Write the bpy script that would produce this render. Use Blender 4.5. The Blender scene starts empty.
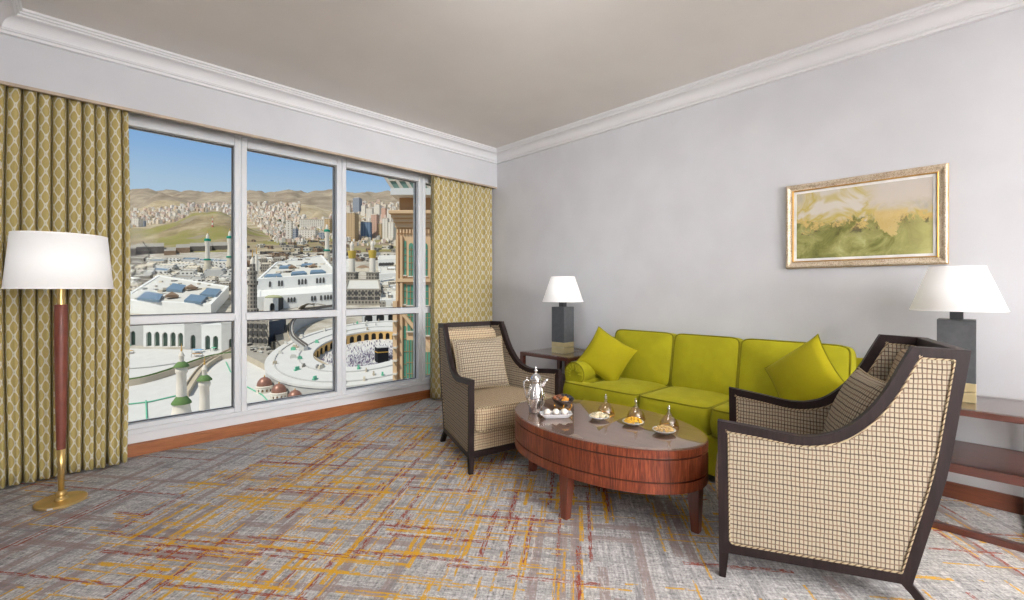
import bpy, bmesh, math, random
from mathutils import Vector, Matrix
PI = math.pi
rnd = random.Random(7)
SC = bpy.context.scene
COL = SC.collection
CA, SA = 0.69697, 0.71710          # camera heading in room axes
EYE = 1.2

# ------------------------------------------------------------------ mesh kit
class MB:
    """collects faces of one part and links them as one mesh object"""
    def __init__(s):
        s.v = []; s.f = []
    def add(s, vs, fs, M=None):
        o = len(s.v)
        for p in vs:
            p = Vector(p)
            s.v.append(tuple(M @ p) if M is not None else tuple(p))
        for f in fs:
            s.f.append(tuple(i + o for i in f))
        return s
    def box(s, x0, x1, y0, y1, z0, z1, M=None):
        vs = [(x0,y0,z0),(x1,y0,z0),(x1,y1,z0),(x0,y1,z0),(x0,y0,z1),(x1,y0,z1),(x1,y1,z1),(x0,y1,z1)]
        return s.add(vs, [(0,3,2,1),(4,5,6,7),(0,1,5,4),(1,2,6,5),(2,3,7,6),(3,0,4,7)], M)
    def taper(s, c0, w0, d0, c1, w1, d1, M=None):
        """four-sided post from centre c0 (size w0 x d0) to centre c1"""
        vs = []
        for (c, w, d) in ((c0,w0,d0),(c1,w1,d1)):
            for sx, sy in ((-1,-1),(1,-1),(1,1),(-1,1)):
                vs.append((c[0]+sx*w/2, c[1]+sy*d/2, c[2]))
        return s.add(vs, [(0,3,2,1),(4,5,6,7),(0,1,5,4),(1,2,6,5),(2,3,7,6),(3,0,4,7)], M)
    def loft(s, rings, closed=True, cap0=True, cap1=True, M=None):
        n = len(rings[0]); vs = [p for r in rings for p in r]; fs = []
        for i in range(len(rings)-1):
            for j in range(n if closed else n-1):
                k = (j+1) % n
                fs.append((i*n+j, i*n+k, (i+1)*n+k, (i+1)*n+j))
        if cap0: fs.append(tuple(reversed(range(n))))
        if cap1: fs.append(tuple((len(rings)-1)*n+j for j in range(n)))
        return s.add(vs, fs, M)
    def lathe(s, prof, n=32, c=(0,0,0), ex=1.0, ey=1.0, cap0=True, cap1=True, M=None):
        rings = []
        for (r, z) in prof:
            rings.append([(c[0]+ex*r*math.cos(2*PI*j/n), c[1]+ey*r*math.sin(2*PI*j/n), c[2]+z) for j in range(n)])
        return s.loft(rings, True, cap0, cap1, M)
    def tube(s, pts, r, n=8, closed=False, M=None):
        pts = [Vector(p) for p in pts]; rings = []; N = len(pts)
        rr = r if isinstance(r, (list, tuple)) else [r]*N
        up = None
        for i, p in enumerate(pts):
            a = pts[(i-1) % N] if (closed or i > 0) else p
            b = pts[(i+1) % N] if (closed or i < N-1) else p
            t = (b-a)
            if t.length < 1e-9: t = Vector((0,0,1))
            t.normalize()
            if up is None:
                up = Vector((0,0,1)) if abs(t.z) < .9 else Vector((1,0,0))
            x = t.cross(up)
            if x.length < 1e-6: x = t.orthogonal()
            x.normalize(); y = x.cross(t).normalized(); up = y
            rings.append([tuple(p + rr[i]*(x*math.cos(2*PI*j/n) + y*math.sin(2*PI*j/n))) for j in range(n)])
        if closed: rings.append(rings[0])
        return s.loft(rings, True, not closed, not closed, M)
    def grid(s, fn, nu, nv, M=None, flip=False):
        vs = [fn(i/nu, j/nv) for j in range(nv+1) for i in range(nu+1)]
        fs = []
        for j in range(nv):
            for i in range(nu):
                a = j*(nu+1)+i
                q = (a, a+1, a+nu+2, a+nu+1)
                fs.append(q[::-1] if flip else q)
        return s.add(vs, fs, M)
    def poly(s, loops, mapf, t):
        """flat outline (first loop) with holes, extruded by t: mapf(u, v, w) -> xyz"""
        bm = bmesh.new(); es = []
        for lp in loops:
            vs = [bm.verts.new((p[0], p[1], 0)) for p in lp]
            for i in range(len(vs)):
                es.append(bm.edges.new((vs[i], vs[(i+1) % len(vs)])))
        bmesh.ops.triangle_fill(bm, use_beauty=True, use_dissolve=False, edges=es)
        bm.verts.index_update()
        top = [tuple(v.co) for v in bm.verts]; tf = [tuple(v.index for v in f.verts) for f in bm.faces]
        be = [(e.verts[0].index, e.verts[1].index) for e in bm.edges if len(e.link_faces) == 1]
        bm.free()
        n = len(top)
        vs = [mapf(p[0], p[1], -t/2) for p in top] + [mapf(p[0], p[1], t/2) for p in top]
        fs = tf + [tuple(i+n for i in reversed(f)) for f in tf] + [(a, b, b+n, a+n) for a, b in be]
        return s.add(vs, fs)
    def build(s, name, mat, parent=None, smooth=False, bevel=0, uv=True, solid=0, angle=None):
        me = bpy.data.meshes.new(name)
        me.from_pydata(s.v, [], s.f); me.update()
        bm = bmesh.new(); bm.from_mesh(me)
        bmesh.ops.recalc_face_normals(bm, faces=bm.faces)
        if uv:
            L = bm.loops.layers.uv.new('UVMap')
            for f in bm.faces:
                n = f.normal; ax = max(range(3), key=lambda i: abs(n[i]))
                for l in f.loops:
                    c = l.vert.co
                    l[L].uv = (c.y, c.z) if ax == 0 else (c.x, c.z) if ax == 1 else (c.x, c.y)
        bm.to_mesh(me); bm.free()
        if smooth:
            for p in me.polygons: p.use_smooth = True
        o = bpy.data.objects.new(name, me)
        COL.objects.link(o)
        if mat: me.materials.append(mat)
        if parent: o.parent = parent
        if bevel:
            m = o.modifiers.new('bevel', 'BEVEL'); m.width = bevel; m.segments = 2
            m.limit_method = 'ANGLE'; m.angle_limit = math.radians(35)
        if smooth and angle is not None:
            me.set_sharp_from_angle(angle=math.radians(angle))
        if solid:
            m = o.modifiers.new('thick', 'SOLIDIFY'); m.thickness = solid; m.offset = 0
        return o

def thing(name, label, cat, loc=(0,0,0), rotz=0, group=None):
    o = bpy.data.objects.new(name, None); COL.objects.link(o)
    o.empty_display_size = .1
    o.location = loc; o.rotation_euler = (0,0,rotz)
    return tag(o, label, cat, group)
def tag(o, label, cat, group=None):
    o['label'] = label; o['category'] = cat
    if group: o['group'] = group
    return o
def struct(o):
    o['kind'] = 'structure'; return o
def dup(root, loc=None, rotz=None, label=None, group=None):
    r = root.copy(); COL.objects.link(r)
    if loc is not None: r.location = loc
    if rotz is not None: r.rotation_euler = (0,0,rotz)
    if label: r['label'] = label
    if group: r['group'] = group
    for ch in list(root.children):
        k = ch.copy(); COL.objects.link(k); k.parent = r
        for g in list(ch.children):
            d = g.copy(); COL.objects.link(d); d.parent = k
    return r

# ------------------------------------------------------------------ node kit
def lin(c):
    out = []
    for v in c[:3]:
        v = v/255
        out.append(v/12.92 if v <= .04045 else ((v+.055)/1.055)**2.4)
    return (*out, 1)
class G:
    def __init__(s, name, rough=.5, metal=0, spec=.5, coat=0, coat_rough=.05):
        s.m = bpy.data.materials.new(name); s.m.use_nodes = True
        s.t = s.m.node_tree; s.n = s.t.nodes
        s.b = s.n['Principled BSDF']
        s.b.inputs['Roughness'].default_value = rough
        s.b.inputs['Metallic'].default_value = metal
        s.b.inputs['Specular IOR Level'].default_value = spec
        s.b.inputs['Coat Weight'].default_value = coat
        s.b.inputs['Coat Roughness'].default_value = coat_rough
    def link(s, a, b): s.t.links.new(a, b)
    def put(s, sock, v):
        if isinstance(v, bpy.types.NodeSocket): s.link(v, sock)
        elif v is not None:
            sock.default_value = v
    def math(s, op, a, b=None, c=None, clamp=False):
        n = s.n.new('ShaderNodeMath'); n.operation = op; n.use_clamp = clamp
        for i, v in enumerate((a, b, c)):
            if v is not None: s.put(n.inputs[i], v)
        return n.outputs[0]
    def mix(s, f, a, b, mode='MIX'):
        n = s.n.new('ShaderNodeMix'); n.data_type = 'RGBA'; n.blend_type = mode
        s.put(n.inputs[0], f)
        s.put(n.inputs[6], a); s.put(n.inputs[7], b)
        return n.outputs[2]
    def coord(s, kind='Object'):
        return s.n.new('ShaderNodeTexCoord').outputs[kind]
    def pos(s):
        return s.n.new('ShaderNodeNewGeometry').outputs['Position']
    def sep(s, v):
        n = s.n.new('ShaderNodeSeparateXYZ'); s.link(v, n.inputs[0]); return n.outputs
    def comb(s, x=0, y=0, z=0):
        n = s.n.new('ShaderNodeCombineXYZ')
        for i, v in enumerate((x, y, z)): s.put(n.inputs[i], v)
        return n.outputs[0]
    def mapping(s, v, scale=(1,1,1), rot=(0,0,0), loc=(0,0,0)):
        n = s.n.new('ShaderNodeMapping'); s.link(v, n.inputs[0])
        n.inputs['Scale'].default_value = scale; n.inputs['Rotation'].default_value = rot; n.inputs['Location'].default_value = loc
        return n.outputs[0]
    def noise(s, v, scale=5, detail=2, rough=.5, dist=0):
        n = s.n.new('ShaderNodeTexNoise'); s.link(v, n.inputs['Vector'])
        n.inputs['Scale'].default_value = scale; n.inputs['Detail'].default_value = detail
        n.inputs['Roughness'].default_value = rough; n.inputs['Distortion'].default_value = dist
        return n.outputs[0]
    def white(s, v):
        n = s.n.new('ShaderNodeTexWhiteNoise'); n.noise_dimensions = '3D'; s.link(v, n.inputs['Vector'])
        return n.outputs['Value']
    def ramp(s, f, stops, interp='LINEAR'):
        n = s.n.new('ShaderNodeValToRGB'); n.color_ramp.interpolation = interp
        e = n.color_ramp.elements
        while len(e) < len(stops): e.new(.5)
        for k, (p, c) in zip(e, stops):
            k.position = p; k.color = c if len(c) == 4 else lin(c)
        s.put(n.inputs[0], f)
        return n.outputs[0]
    def step(s, v, a, b):
        n = s.n.new('ShaderNodeMapRange'); n.interpolation_type = 'SMOOTHSTEP'
        s.put(n.inputs[0], v); s.put(n.inputs[1], a); s.put(n.inputs[2], b)
        n.inputs[3].default_value = 0; n.inputs[4].default_value = 1
        return n.outputs[0]
    def bump(s, h, strength=.3, dist=.01):
        n = s.n.new('ShaderNodeBump'); n.inputs['Strength'].default_value = strength
        n.inputs['Distance'].default_value = dist; s.link(h, n.inputs['Height'])
        s.link(n.outputs[0], s.b.inputs['Normal'])
    def col(s, c):
        if isinstance(c, (tuple, list)):
            s.b.inputs['Base Color'].default_value = c if len(c) == 4 else lin(c)
        else: s.link(c, s.b.inputs['Base Color'])
        return s

def plain(name, c, rough=.5, metal=0, var=.06, scale=8, spec=.5, coat=0, bump=0, bscale=60):
    """single colour with a little uneven wear of its own"""
    g = G(name, rough, metal, spec, coat)
    o = g.coord()
    n = g.noise(o, scale, 3)
    a = lin([v*(1-var) for v in c]); b = lin([min(255, v*(1+var)) for v in c])
    g.col(g.mix(g.step(n, .3, .7), a, b))
    if bump: g.bump(g.noise(o, bscale, 2), bump, .004)
    return g.m
# ------------------------------------------------------------------ materials
M = {}
M['wall'] = plain('wall_paint', (203,203,206), .85, var=.012, scale=3, spec=.2, bump=.05, bscale=180)
M['ceiling'] = plain('ceiling_paint', (232,228,224), .9, var=.01, scale=2, spec=.15)
M['trim'] = plain('trim_white', (224,223,224), .5, var=.003, spec=.3)
M['frame_white'] = plain('window_frame_white', (216,217,219), .4, var=.003, spec=.4)
M['gasket'] = plain('window_gasket', (70,70,72), .6)
M['pelmet_wood'] = plain('pelmet_edge', (178,160,140), .6)

def wood(name, dark, light, scale=1.0, rough=.35, axis='X', coat=.3, dist=2.5, spec=.5):
    g = G(name, rough, 0, spec, coat, .08)
    o = g.coord()
    sc = {'X': (1.2,14,14), 'Y': (14,1.2,14), 'Z': (14,14,1.2)}[axis]
    m = g.mapping(o, tuple(v*scale for v in sc))
    n = g.noise(m, 1.6, 6, .62, dist)
    f = g.noise(g.mapping(o, tuple(v*scale*5 for v in sc)), 3, 2, .6)
    k = g.math('ADD', g.math('MULTIPLY', n, .75), g.math('MULTIPLY', f, .25))
    g.col(g.ramp(k, [(.32, dark), (.68, light)]))
    return g.m
M['base_wood'] = wood('baseboard_wood', (124,68,30), (172,106,58), 1.0, .4, 'X')
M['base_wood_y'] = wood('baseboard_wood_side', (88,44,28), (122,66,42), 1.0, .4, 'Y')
M['mahogany'] = wood('side_table_mahogany', (58,28,22), (98,50,38), 1.0, .3, 'Y', .5)
M['espresso'] = wood('dark_espresso_wood', (27,19,19), (42,30,29), 1.2, .5, 'Z', .03, 2.5, .22)
def veneer():
    g = G('red_veneer', .32, 0, .35, .22, .08)
    o = g.coord(); x = g.sep(o)
    ang = g.math('ARCTAN2', x[1], x[0])
    seg = g.math('FLOOR', g.math('MULTIPLY', ang, 2.1))
    rv = g.white(g.comb(seg, 3.1, 0))
    u = g.math('MULTIPLY', g.math('SUBTRACT', g.math('FRACT', g.math('MULTIPLY', ang, 2.1)), .5), 1.0)
    # flame figure: arches up the leaf centre
    arch = g.math('ADD', g.math('MULTIPLY', x[2], 9), g.math('MULTIPLY', g.math('MULTIPLY', u, u), 34))
    v = g.comb(g.math('MULTIPLY', u, 16), arch, g.math('MULTIPLY', rv, 20))
    n1 = g.noise(v, .9, 5, .6, 1.2)
    n2 = g.noise(g.comb(g.math('MULTIPLY', ang, 90), g.math('MULTIPLY', x[2], 7), rv), 1.3, 3, .6)
    k = g.math('ADD', g.math('MULTIPLY', n1, .7), g.math('MULTIPLY', n2, .3))
    k = g.math('ADD', k, g.math('MULTIPLY', g.math('SUBTRACT', rv, .5), .16))
    g.col(g.ramp(k, [(.36, (72,30,18)), (.5, (108,50,31)), (.64, (144,75,48))]))
    return g.m
M['veneer'] = veneer()
M['veneer_plain'] = wood('red_wood_legs', (78,36,25), (112,56,40), 1.0, .3, 'Z', .5)
M['top_veneer'] = wood('top_veneer_with_glare', (128,88,70), (164,122,100), 1.0, .4, 'Y', 0)  # veneer lightened to stand in for reflection on the glass top
M['groove'] = plain('dark_groove', (44,24,20), .5)

def table_glass():
    g = G('table_glass', .02, 0, .5)
    g.col((150,120,110))
    fr = g.n.new('ShaderNodeFresnel'); fr.inputs[0].default_value = 3.4
    gl = g.n.new('ShaderNodeBsdfGlossy'); gl.inputs['Roughness'].default_value = .015
    gl.inputs['Color'].default_value = (1,.97,.95,1)
    tr = g.n.new('ShaderNodeBsdfTransparent'); tr.inputs[0].default_value = (.97,.98,.97,1)
    mx = g.n.new('ShaderNodeMixShader')
    fb = g.n.new('ShaderNodeNewGeometry').outputs['Backfacing']
    g.link(g.math('MULTIPLY', fr.outputs[0], g.math('SUBTRACT', 1, fb)), mx.inputs[0]); g.link(tr.outputs[0], mx.inputs[1]); g.link(gl.outputs[0], mx.inputs[2])
    g.link(mx.outputs[0], g.n['Material Output'].inputs[0])
    return g.m
M['table_glass'] = table_glass()
def clear_glass(name, tint=(.98,.99,1,1), ior=1.45, k=1.0, minr=0.0):
    g = G(name)
    fr = g.n.new('ShaderNodeFresnel'); fr.inputs[0].default_value = ior
    gl = g.n.new('ShaderNodeBsdfGlossy'); gl.inputs['Roughness'].default_value = .01
    tr = g.n.new('ShaderNodeBsdfTransparent'); tr.inputs[0].default_value = tint
    mx = g.n.new('ShaderNodeMixShader')
    fb = g.n.new('ShaderNodeNewGeometry').outputs['Backfacing']
    g.link(g.math('MULTIPLY', g.math('ADD', g.math('MULTIPLY', fr.outputs[0], k), minr, clamp=True), g.math('SUBTRACT', 1, fb)), mx.inputs[0])
    g.link(tr.outputs[0], mx.inputs[1]); g.link(gl.outputs[0], mx.inputs[2])
    g.link(mx.outputs[0], g.n['Material Output'].inputs[0])
    return g.m
M['pane'] = clear_glass('window_pane_glass', (.97,.985,.98,1), 1.12, .6)
M['cloche'] = clear_glass('cloche_glass', (.92,.80,.58,1), 1.5, 1.5, .08)  # golden tint stands in for the yellow sofa refracted in the glass
M['knob'] = clear_glass('cloche_knob_glass', (.9,.86,.84,1), 1.6, 1.5, .35)

M['brass'] = plain('satin_brass', (214,184,120), .34, .85, .05)
M['brass_pale'] = plain('pale_brass', (216,200,154), .36, .6, .04)
M['silver'] = plain('polished_silver', (225,222,220), .08, 1.0, .01)
M['leather'] = plain('brown_leather', (112,58,44), .45, var=.05, scale=20, bump=.1, bscale=200)
M['lamp_dark'] = plain('charcoal_lamp_body', (76,78,81), .42, var=.06, scale=30)
M['lamp_neck'] = plain('charcoal_lamp_neck', (60,61,64), .4)
M['cord'] = plain('lamp_cord', (150,135,110), .6)
M['white_tag'] = plain('white_tag', (225,225,225), .6)
def shade():
    g = G('lit_lamp_shade', .8, 0, .1)
    g.col((240,239,238))
    o = g.coord()
    g.b.inputs['Emission Color'].default_value = lin((255,250,244))
    g.b.inputs['Emission Strength'].default_value = .22
    g.bump(g.noise(g.mapping(o, (400,400,40)), 1, 1), .05, .002)
    return g.m
M['shade'] = shade()
M['bulb'] = plain('bulb_glass', (250,245,235), .4)

def weave(name, cream, dark, tan, pu, pv, lw=.22):
    """woven check: every second warp line dark, the others tan"""
    g = G(name, .9, 0, .15)
    uv = g.sep(g.coord('UV'))
    wob = g.noise(g.coord('UV'), 14, 1)
    u = g.math('ADD', g.math('DIVIDE', uv[0], pu), g.math('MULTIPLY', wob, .5))
    v = g.math('ADD', g.math('DIVIDE', uv[1], pv), g.math('MULTIPLY', wob, .4))
    fu = g.math('FRACT', u); fv = g.math('FRACT', v)
    ou = g.math('FRACT', g.math('MULTIPLY', g.math('FLOOR', u), .5))       # 0 or .5
    lu = g.math('LESS_THAN', fu, lw); lv = g.math('LESS_THAN', fv, lw*1.05)
    n = g.noise(g.coord('UV'), 300, 2)
    c = g.mix(n, lin([x*.93 for x in cream]), lin(cream))
    ov = g.math('FRACT', g.math('MULTIPLY', g.math('FLOOR', v), .5))
    c = g.mix(g.math('MULTIPLY', lu, .9), c, g.mix(g.math('MULTIPLY', ou, 2), lin(dark), lin(tan)))
    c = g.mix(g.math('MULTIPLY', lv, .8), c, g.mix(g.math('MULTIPLY', ov, 2), lin(dark), lin(tan)))
    g.col(c)
    h = g.math('SUBTRACT', 1, g.math('MAXIMUM', lu, lv))
    g.bump(h, .25, .002)
    return g.m
M['weave'] = weave('woven_check_fabric', (174,163,142), (72,56,48), (112,90,76), .0138, .0190, .27)
M['weave_in'] = weave('woven_check_fabric_inner', (196,178,148), (96,72,56), (140,110,86), .0150, .0185, .25)
M['piping'] = (lambda g: (g.col(g.mix(g.math('LESS_THAN', g.math('FRACT', g.math('MULTIPLY', g.math('ADD', g.math('ADD', g.sep(g.coord())[1], g.sep(g.coord())[2]), g.sep(g.coord())[0]), 55)), .35), lin((176,160,130)), lin((100,80,62)))), g.m)[1])(G('fabric_piping', .9, 0, .1))
def velvet(name, c, k=.06):
    g = G(name, .8, 0, .2)
    o = g.coord()
    n = g.noise(o, 5, 4, .6); f = g.noise(o, 500, 1)
    a = lin([v*(1-k) for v in c]); b = lin([min(255, v*(1+k)) for v in c])
    g.col(g.mix(g.math('ADD', g.math('MULTIPLY', g.step(n,.3,.7), .7), g.math('MULTIPLY', f, .3)), a, b))
    g.b.inputs['Sheen Weight'].default_value = .25
    g.b.inputs['Sheen Roughness'].default_value = .4
    g.b.inputs['Sheen Tint'].default_value = lin((235,230,120))
    g.bump(g.math('ADD', g.noise(o, 9, 3), g.math('MULTIPLY', f, .15)), .22, .02)
    return g.m
M['lime'] = velvet('chartreuse_fabric', (156,150,24))
M['lime_pillow'] = velvet('chartreuse_pillow_fabric', (154,144,14), .04)
M['lime_pipe'] = velvet('chartreuse_piping', (120,114,14), .04)

def curtain_mat():
    g = G('ogee_curtain_fabric', .75, 0, .3)
    uv = g.sep(g.coord('UV'))
    a = g.math('MULTIPLY', uv[0], 2*PI/.053); b = g.math('MULTIPLY', uv[1], 2*PI/.108)
    ca = g.math('COSINE', a); cb = g.math('COSINE', b)
    v = g.math('ADD', ca, cb)
    v = g.math('ADD', v, g.math('MULTIPLY', g.math('MULTIPLY', ca, cb), .0))
    line = g.math('SUBTRACT', 1, g.step(g.math('ABSOLUTE', v), .30, .46))
    n = g.noise(g.coord('UV'), 220, 2)
    gold = g.mix(n, lin((164,146,86)), lin((184,166,108)))
    c = g.mix(line, gold, lin((204,199,182)))
    # tiny dark stitch at the crossings
    cx = g.math('MULTIPLY', g.math('LESS_THAN', g.math('ABSOLUTE', g.math('SINE', a)), .16), g.math('LESS_THAN', g.math('ABSOLUTE', g.math('SINE', b)), .16))
    cx = g.math('MULTIPLY', cx, g.math('LESS_THAN', g.math('ABSOLUTE', v), .3))
    c = g.mix(cx, c, lin((140,138,128)))
    g.col(c)
    return g.m
M['curtain'] = curtain_mat()

def carpet():
    g = G('abstract_line_carpet', .95, 0, .08)
    p = g.sep(g.pos())
    th = math.radians(37.8)
    a = g.math('ADD', g.math('MULTIPLY', p[0], math.cos(th)), g.math('MULTIPLY', p[1], math.sin(th)))
    b = g.math('SUBTRACT', g.math('MULTIPLY', p[1], math.cos(th)), g.math('MULTIPLY', p[0], math.sin(th)))
    ab = g.comb(a, b, 0)
    fine = g.noise(ab, 95, 3, .75)
    mid = g.noise(ab, 38, 3, .65)
    streak_a = g.noise(g.mapping(ab, (3,60,1)), 1.5, 3, .6)
    streak_b = g.noise(g.mapping(ab, (60,3,1)), 1.5, 3, .6)
    big = g.noise(ab, 1.3, 2)
    k = g.math('ADD', g.math('MULTIPLY', mid, .5), g.math('MULTIPLY', fine, .75))
    k = g.math('SUBTRACT', k, .10)
    k = g.math('ADD', k, g.math('MULTIPLY', g.math('SUBTRACT', streak_a, .5), .5))
    k = g.math('ADD', k, g.math('MULTIPLY', g.math('SUBTRACT', streak_b, .5), .5))
    c = g.ramp(k, [(.28, (108,106,107)), (.42, (158,156,156)), (.56, (185,183,182)), (.72, (222,220,219))])
    zone = g.noise(ab, .55, 1)
    # distance from the busy middle of the pattern
    dx = g.math('SUBTRACT', p[0], 1.0); dy = g.math('SUBTRACT', p[1], 2.25)
    da = g.math('ADD', g.math('MULTIPLY', dx, CA), g.math('MULTIPLY', dy, SA))
    db = g.math('SUBTRACT', g.math('MULTIPLY', dx, SA), g.math('MULTIPLY', dy, CA))
    rr = g.math('ADD', g.math('MULTIPLY', g.math('MULTIPLY', da, da), .22), g.math('MULTIPLY', g.math('MULTIPLY', db, db), .75))
    busy = g.math('SUBTRACT', 1, g.step(rr, .15, 1.5))
    hot = g.math('ADD', g.math('MULTIPLY', busy, .85), g.math('MULTIPLY', g.step(zone, .5, .75), .35), clamp=True)
    def layer(u, v, w, L, thr, seed, wf, cut, dens, mask=None):
        iv = g.math('FLOOR', g.math('DIVIDE', g.math('ADD', v, seed*.137), w))
        off = g.white(g.comb(iv, seed, 1.7))
        iu = g.math('FLOOR', g.math('ADD', g.math('DIVIDE', u, L), g.math('MULTIPLY', off, 9)))
        r = g.white(g.comb(iu, iv, seed+.5))
        on = g.math('LESS_THAN', r, g.math('MULTIPLY', mask, thr) if mask is not None else thr)
        fr = g.math('FRACT', g.math('DIVIDE', g.math('ADD', v, seed*.137), w))
        rag = g.math('MULTIPLY', g.math('SUBTRACT', fine, .5), .5)
        on = g.math('MULTIPLY', on, g.math('LESS_THAN', g.math('ADD', fr, rag), wf))
        sp = g.noise(g.mapping(g.comb(u, v, seed), (22,110,1)), 1, 2, .7)
        sp = g.math('ADD', g.math('MULTIPLY', sp, .6), g.math('MULTIPLY', fine, .4))
        return g.math('MULTIPLY', on, g.math('MULTIPLY', g.step(sp, cut, cut+.05), dens))
    T = (152,132,126); W = (224,221,218); Y = (218,166,46); R = (150,62,40); D = (126,124,126)
    for (u, v, sd) in ((a, b, 1.0), (b, a, 31.0)):
        c = g.mix(layer(u, v, .058, .6, .14, sd, .75, .40, .7), c, lin(T))
        c = g.mix(layer(u, v, .047, .5, .12, sd+3, .7, .44, .5), c, lin(D))
        c = g.mix(layer(u, v, .026, .3, .08, sd+5, .55, .50, .5), c, lin(W))
    inv = g.math('SUBTRACT', 1, g.math('MULTIPLY', busy, .2))
    warm = g.math('ADD', hot, .10)
    for (u, v, sd) in ((a, b, 11.0), (b, a, 51.0)):
        c = g.mix(layer(u, v, .040, .45, .14, sd, .6, .47, .9, hot), c, lin(R))
        c = g.mix(layer(u, v, .019, .28, .25, sd+2, .55, .45, .95, warm), c, lin(Y))
        c = g.mix(layer(u, v, .044, .36, .16, sd+6, .5, .43, .95, hot), c, lin(Y))
        c = g.mix(layer(u, v, .022, .28, .06, sd+9, .55, .48, .7, hot), c, lin(W))
        c = g.mix(layer(u, v, .030, .7, .03, sd+13, .55, .46, .85), c, lin(R))
    g.col(c)
    g.bump(g.math('ADD', fine, g.math('MULTIPLY', mid, .4)), .5, .006)
    return g.m
M['carpet'] = carpet()

def painting():
    g = G('painted_canvas', .6, 0, .3)
    o = g.coord(); p = g.sep(o)              # local y across (left edge -> right edge), z up
    n1 = g.noise(o, 7, 6, .65, .7); n2 = g.noise(o, 16, 5, .7, .4); n3 = g.noise(g.mapping(o, (1,1,1), (0,0,0), (3,7,2)), 4, 3, .6, 1)
    z = g.math('ADD', p[2], g.math('MULTIPLY', g.math('SUBTRACT', n1, .5), .22))
    sky = g.ramp(n3, [(.30, (164,158,148)), (.46, (186,174,142)), (.54, (176,158,84)), (.66, (196,190,180))])
    paler = g.step(p[1], .02, -.12)
    sky = g.mix(g.math('MULTIPLY', paler, g.step(z, .05, .12)), sky, lin((190,182,172)))
    land = g.ramp(n1, [(.30, (74,72,34)), (.44, (116,116,62)), (.57, (146,144,88)), (.75, (186,182,132))])
    land = g.mix(g.math('MULTIPLY', g.step(z, -.10, .0), g.math('MULTIPLY', g.step(n2, .40, .56), .55)), land, lin((84,80,44)))
    land = g.mix(g.math('MULTIPLY', g.step(p[1], -.14, -.34), .6), land, lin((190,184,122)))
    c = g.mix(g.step(z, .0, .03), land, sky)
    edge = g.math('SUBTRACT', 1, g.step(g.math('ABSOLUTE', g.math('SUBTRACT', z, .0)), .012, .045))
    leaf = g.math('MULTIPLY', edge, g.step(n2, .46, .54))
    c = g.mix(leaf, c, lin((190,164,102)))
    # one drip of gold right of the middle, with dark flecks
    ddx = g.math('ABSOLUTE', g.math('ADD', p[1], g.math('ADD', .150, g.math('MULTIPLY', g.math('SUBTRACT', n2, .5), .22))))
    drip = g.math('MULTIPLY', g.math('LESS_THAN', ddx, g.math('ADD', .055, g.math('MULTIPLY', p[2], .35))), g.math('MULTIPLY', g.step(p[2], -.12, -.10), g.step(p[2], .07, .04)))
    c = g.mix(g.math('MULTIPLY', drip, .9), c, g.mix(n2, lin((176,144,76)), lin((206,188,138))))
    dark = g.math('MULTIPLY', g.math('SUBTRACT', 1, g.step(g.math('ABSOLUTE', g.math('ADD', z, .028)), .008, .03)), g.step(n2, .54, .60))
    c = g.mix(g.math('MULTIPLY', dark, .8), c, lin((74,70,52)))
    g.col(c)
    g.bump(n2, .15, .004)
    return g.m
M['painting'] = painting()
def gilt():
    g = G('mottled_gilt_frame', .4, .35, .5)
    o = g.coord()
    n = g.noise(o, 160, 3, .7); b = g.noise(o, 20, 2)
    g.col(g.ramp(g.math('ADD', g.math('MULTIPLY', n, .7), g.math('MULTIPLY', b, .3)), [(.32, (120,96,72)), (.5, (196,178,152)), (.68, (222,212,196))]))
    return g.m
M['gilt'] = gilt()
M['gold_edge'] = plain('gold_leaf_edge', (190,146,72), .35, .7)
M['mat_board'] = plain('white_mat_board', (232,230,226), .8)
M['porcelain'] = plain('white_porcelain', (238,238,240), .12, var=.01, coat=.6)
M['cashew'] = plain('cashew_nuts', (226,212,178), .6, var=.1, scale=60)
M['golden_bites'] = plain('golden_dried_fruit', (232,180,52), .45, var=.12, scale=60)
M['pistachio'] = plain('toasted_nuts', (214,180,120), .6, var=.14, scale=70)
M['dates_brown'] = plain('brown_dates', (126,72,40), .35, var=.2, scale=60)
M['dates_dark'] = plain('dark_dates', (40,36,44), .3, var=.2, scale=60)
M['apricot'] = plain('dried_apricot', (222,150,50), .5, var=.1, scale=60)
M['bowl_dark'] = plain('bronze_bowl', (66,54,48), .28, .4, .08)
M['bowl_in'] = plain('silver_bowl_inside', (196,194,194), .25, .8, .03)
M['gold_leg'] = plain('gold_stand', (214,160,70), .25, 1.0, .04)
M['choc'] = plain('wrapped_sweet', (232,226,214), .3, var=.06, scale=90)
M['choc_dark'] = plain('chocolate', (86,58,44), .4)
# ------------------------------------------------------------------ room shell
XL, XR, YB, YP, YW, ZC = -.337, 3.638, -5.8, 4.0, 4.24, 2.85
TH = .2
def slab(name, mat, *b, parent=None):
    m = MB()
    for k in range(0, len(b), 6): m.box(*b[k:k+6])
    return struct(m.build(name, mat, parent))
slab('floor', M['carpet'], XL-TH, XR+TH, YB-TH, YW+TH, -.12, 0)
slab('ceiling', M['ceiling'], XL-TH, XR+TH, YB-TH, YW+TH, ZC, ZC+.15)
slab('wall_right', M['wall'], XR, XR+TH, YB-TH, YW+TH, 0, ZC)
slab('wall_left', M['wall'], XL-TH, XL, YB-TH, YW+TH, 0, ZC)
slab('wall_back', M['wall'], XL, XR, YB-TH, YB, 0, ZC)
WX0, WX1, WZ0, WZ1 = .10, 3.60, .165, 2.47
slab('wall_window', M['trim'], XL, WX0, YW, YW+TH, 0, ZC, WX1, XR, YW, YW+TH, 0, ZC,
     WX0, WX1, YW, YW+TH, 0, WZ0, WX0, WX1, YW, YW+TH, WZ1, ZC)
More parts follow.
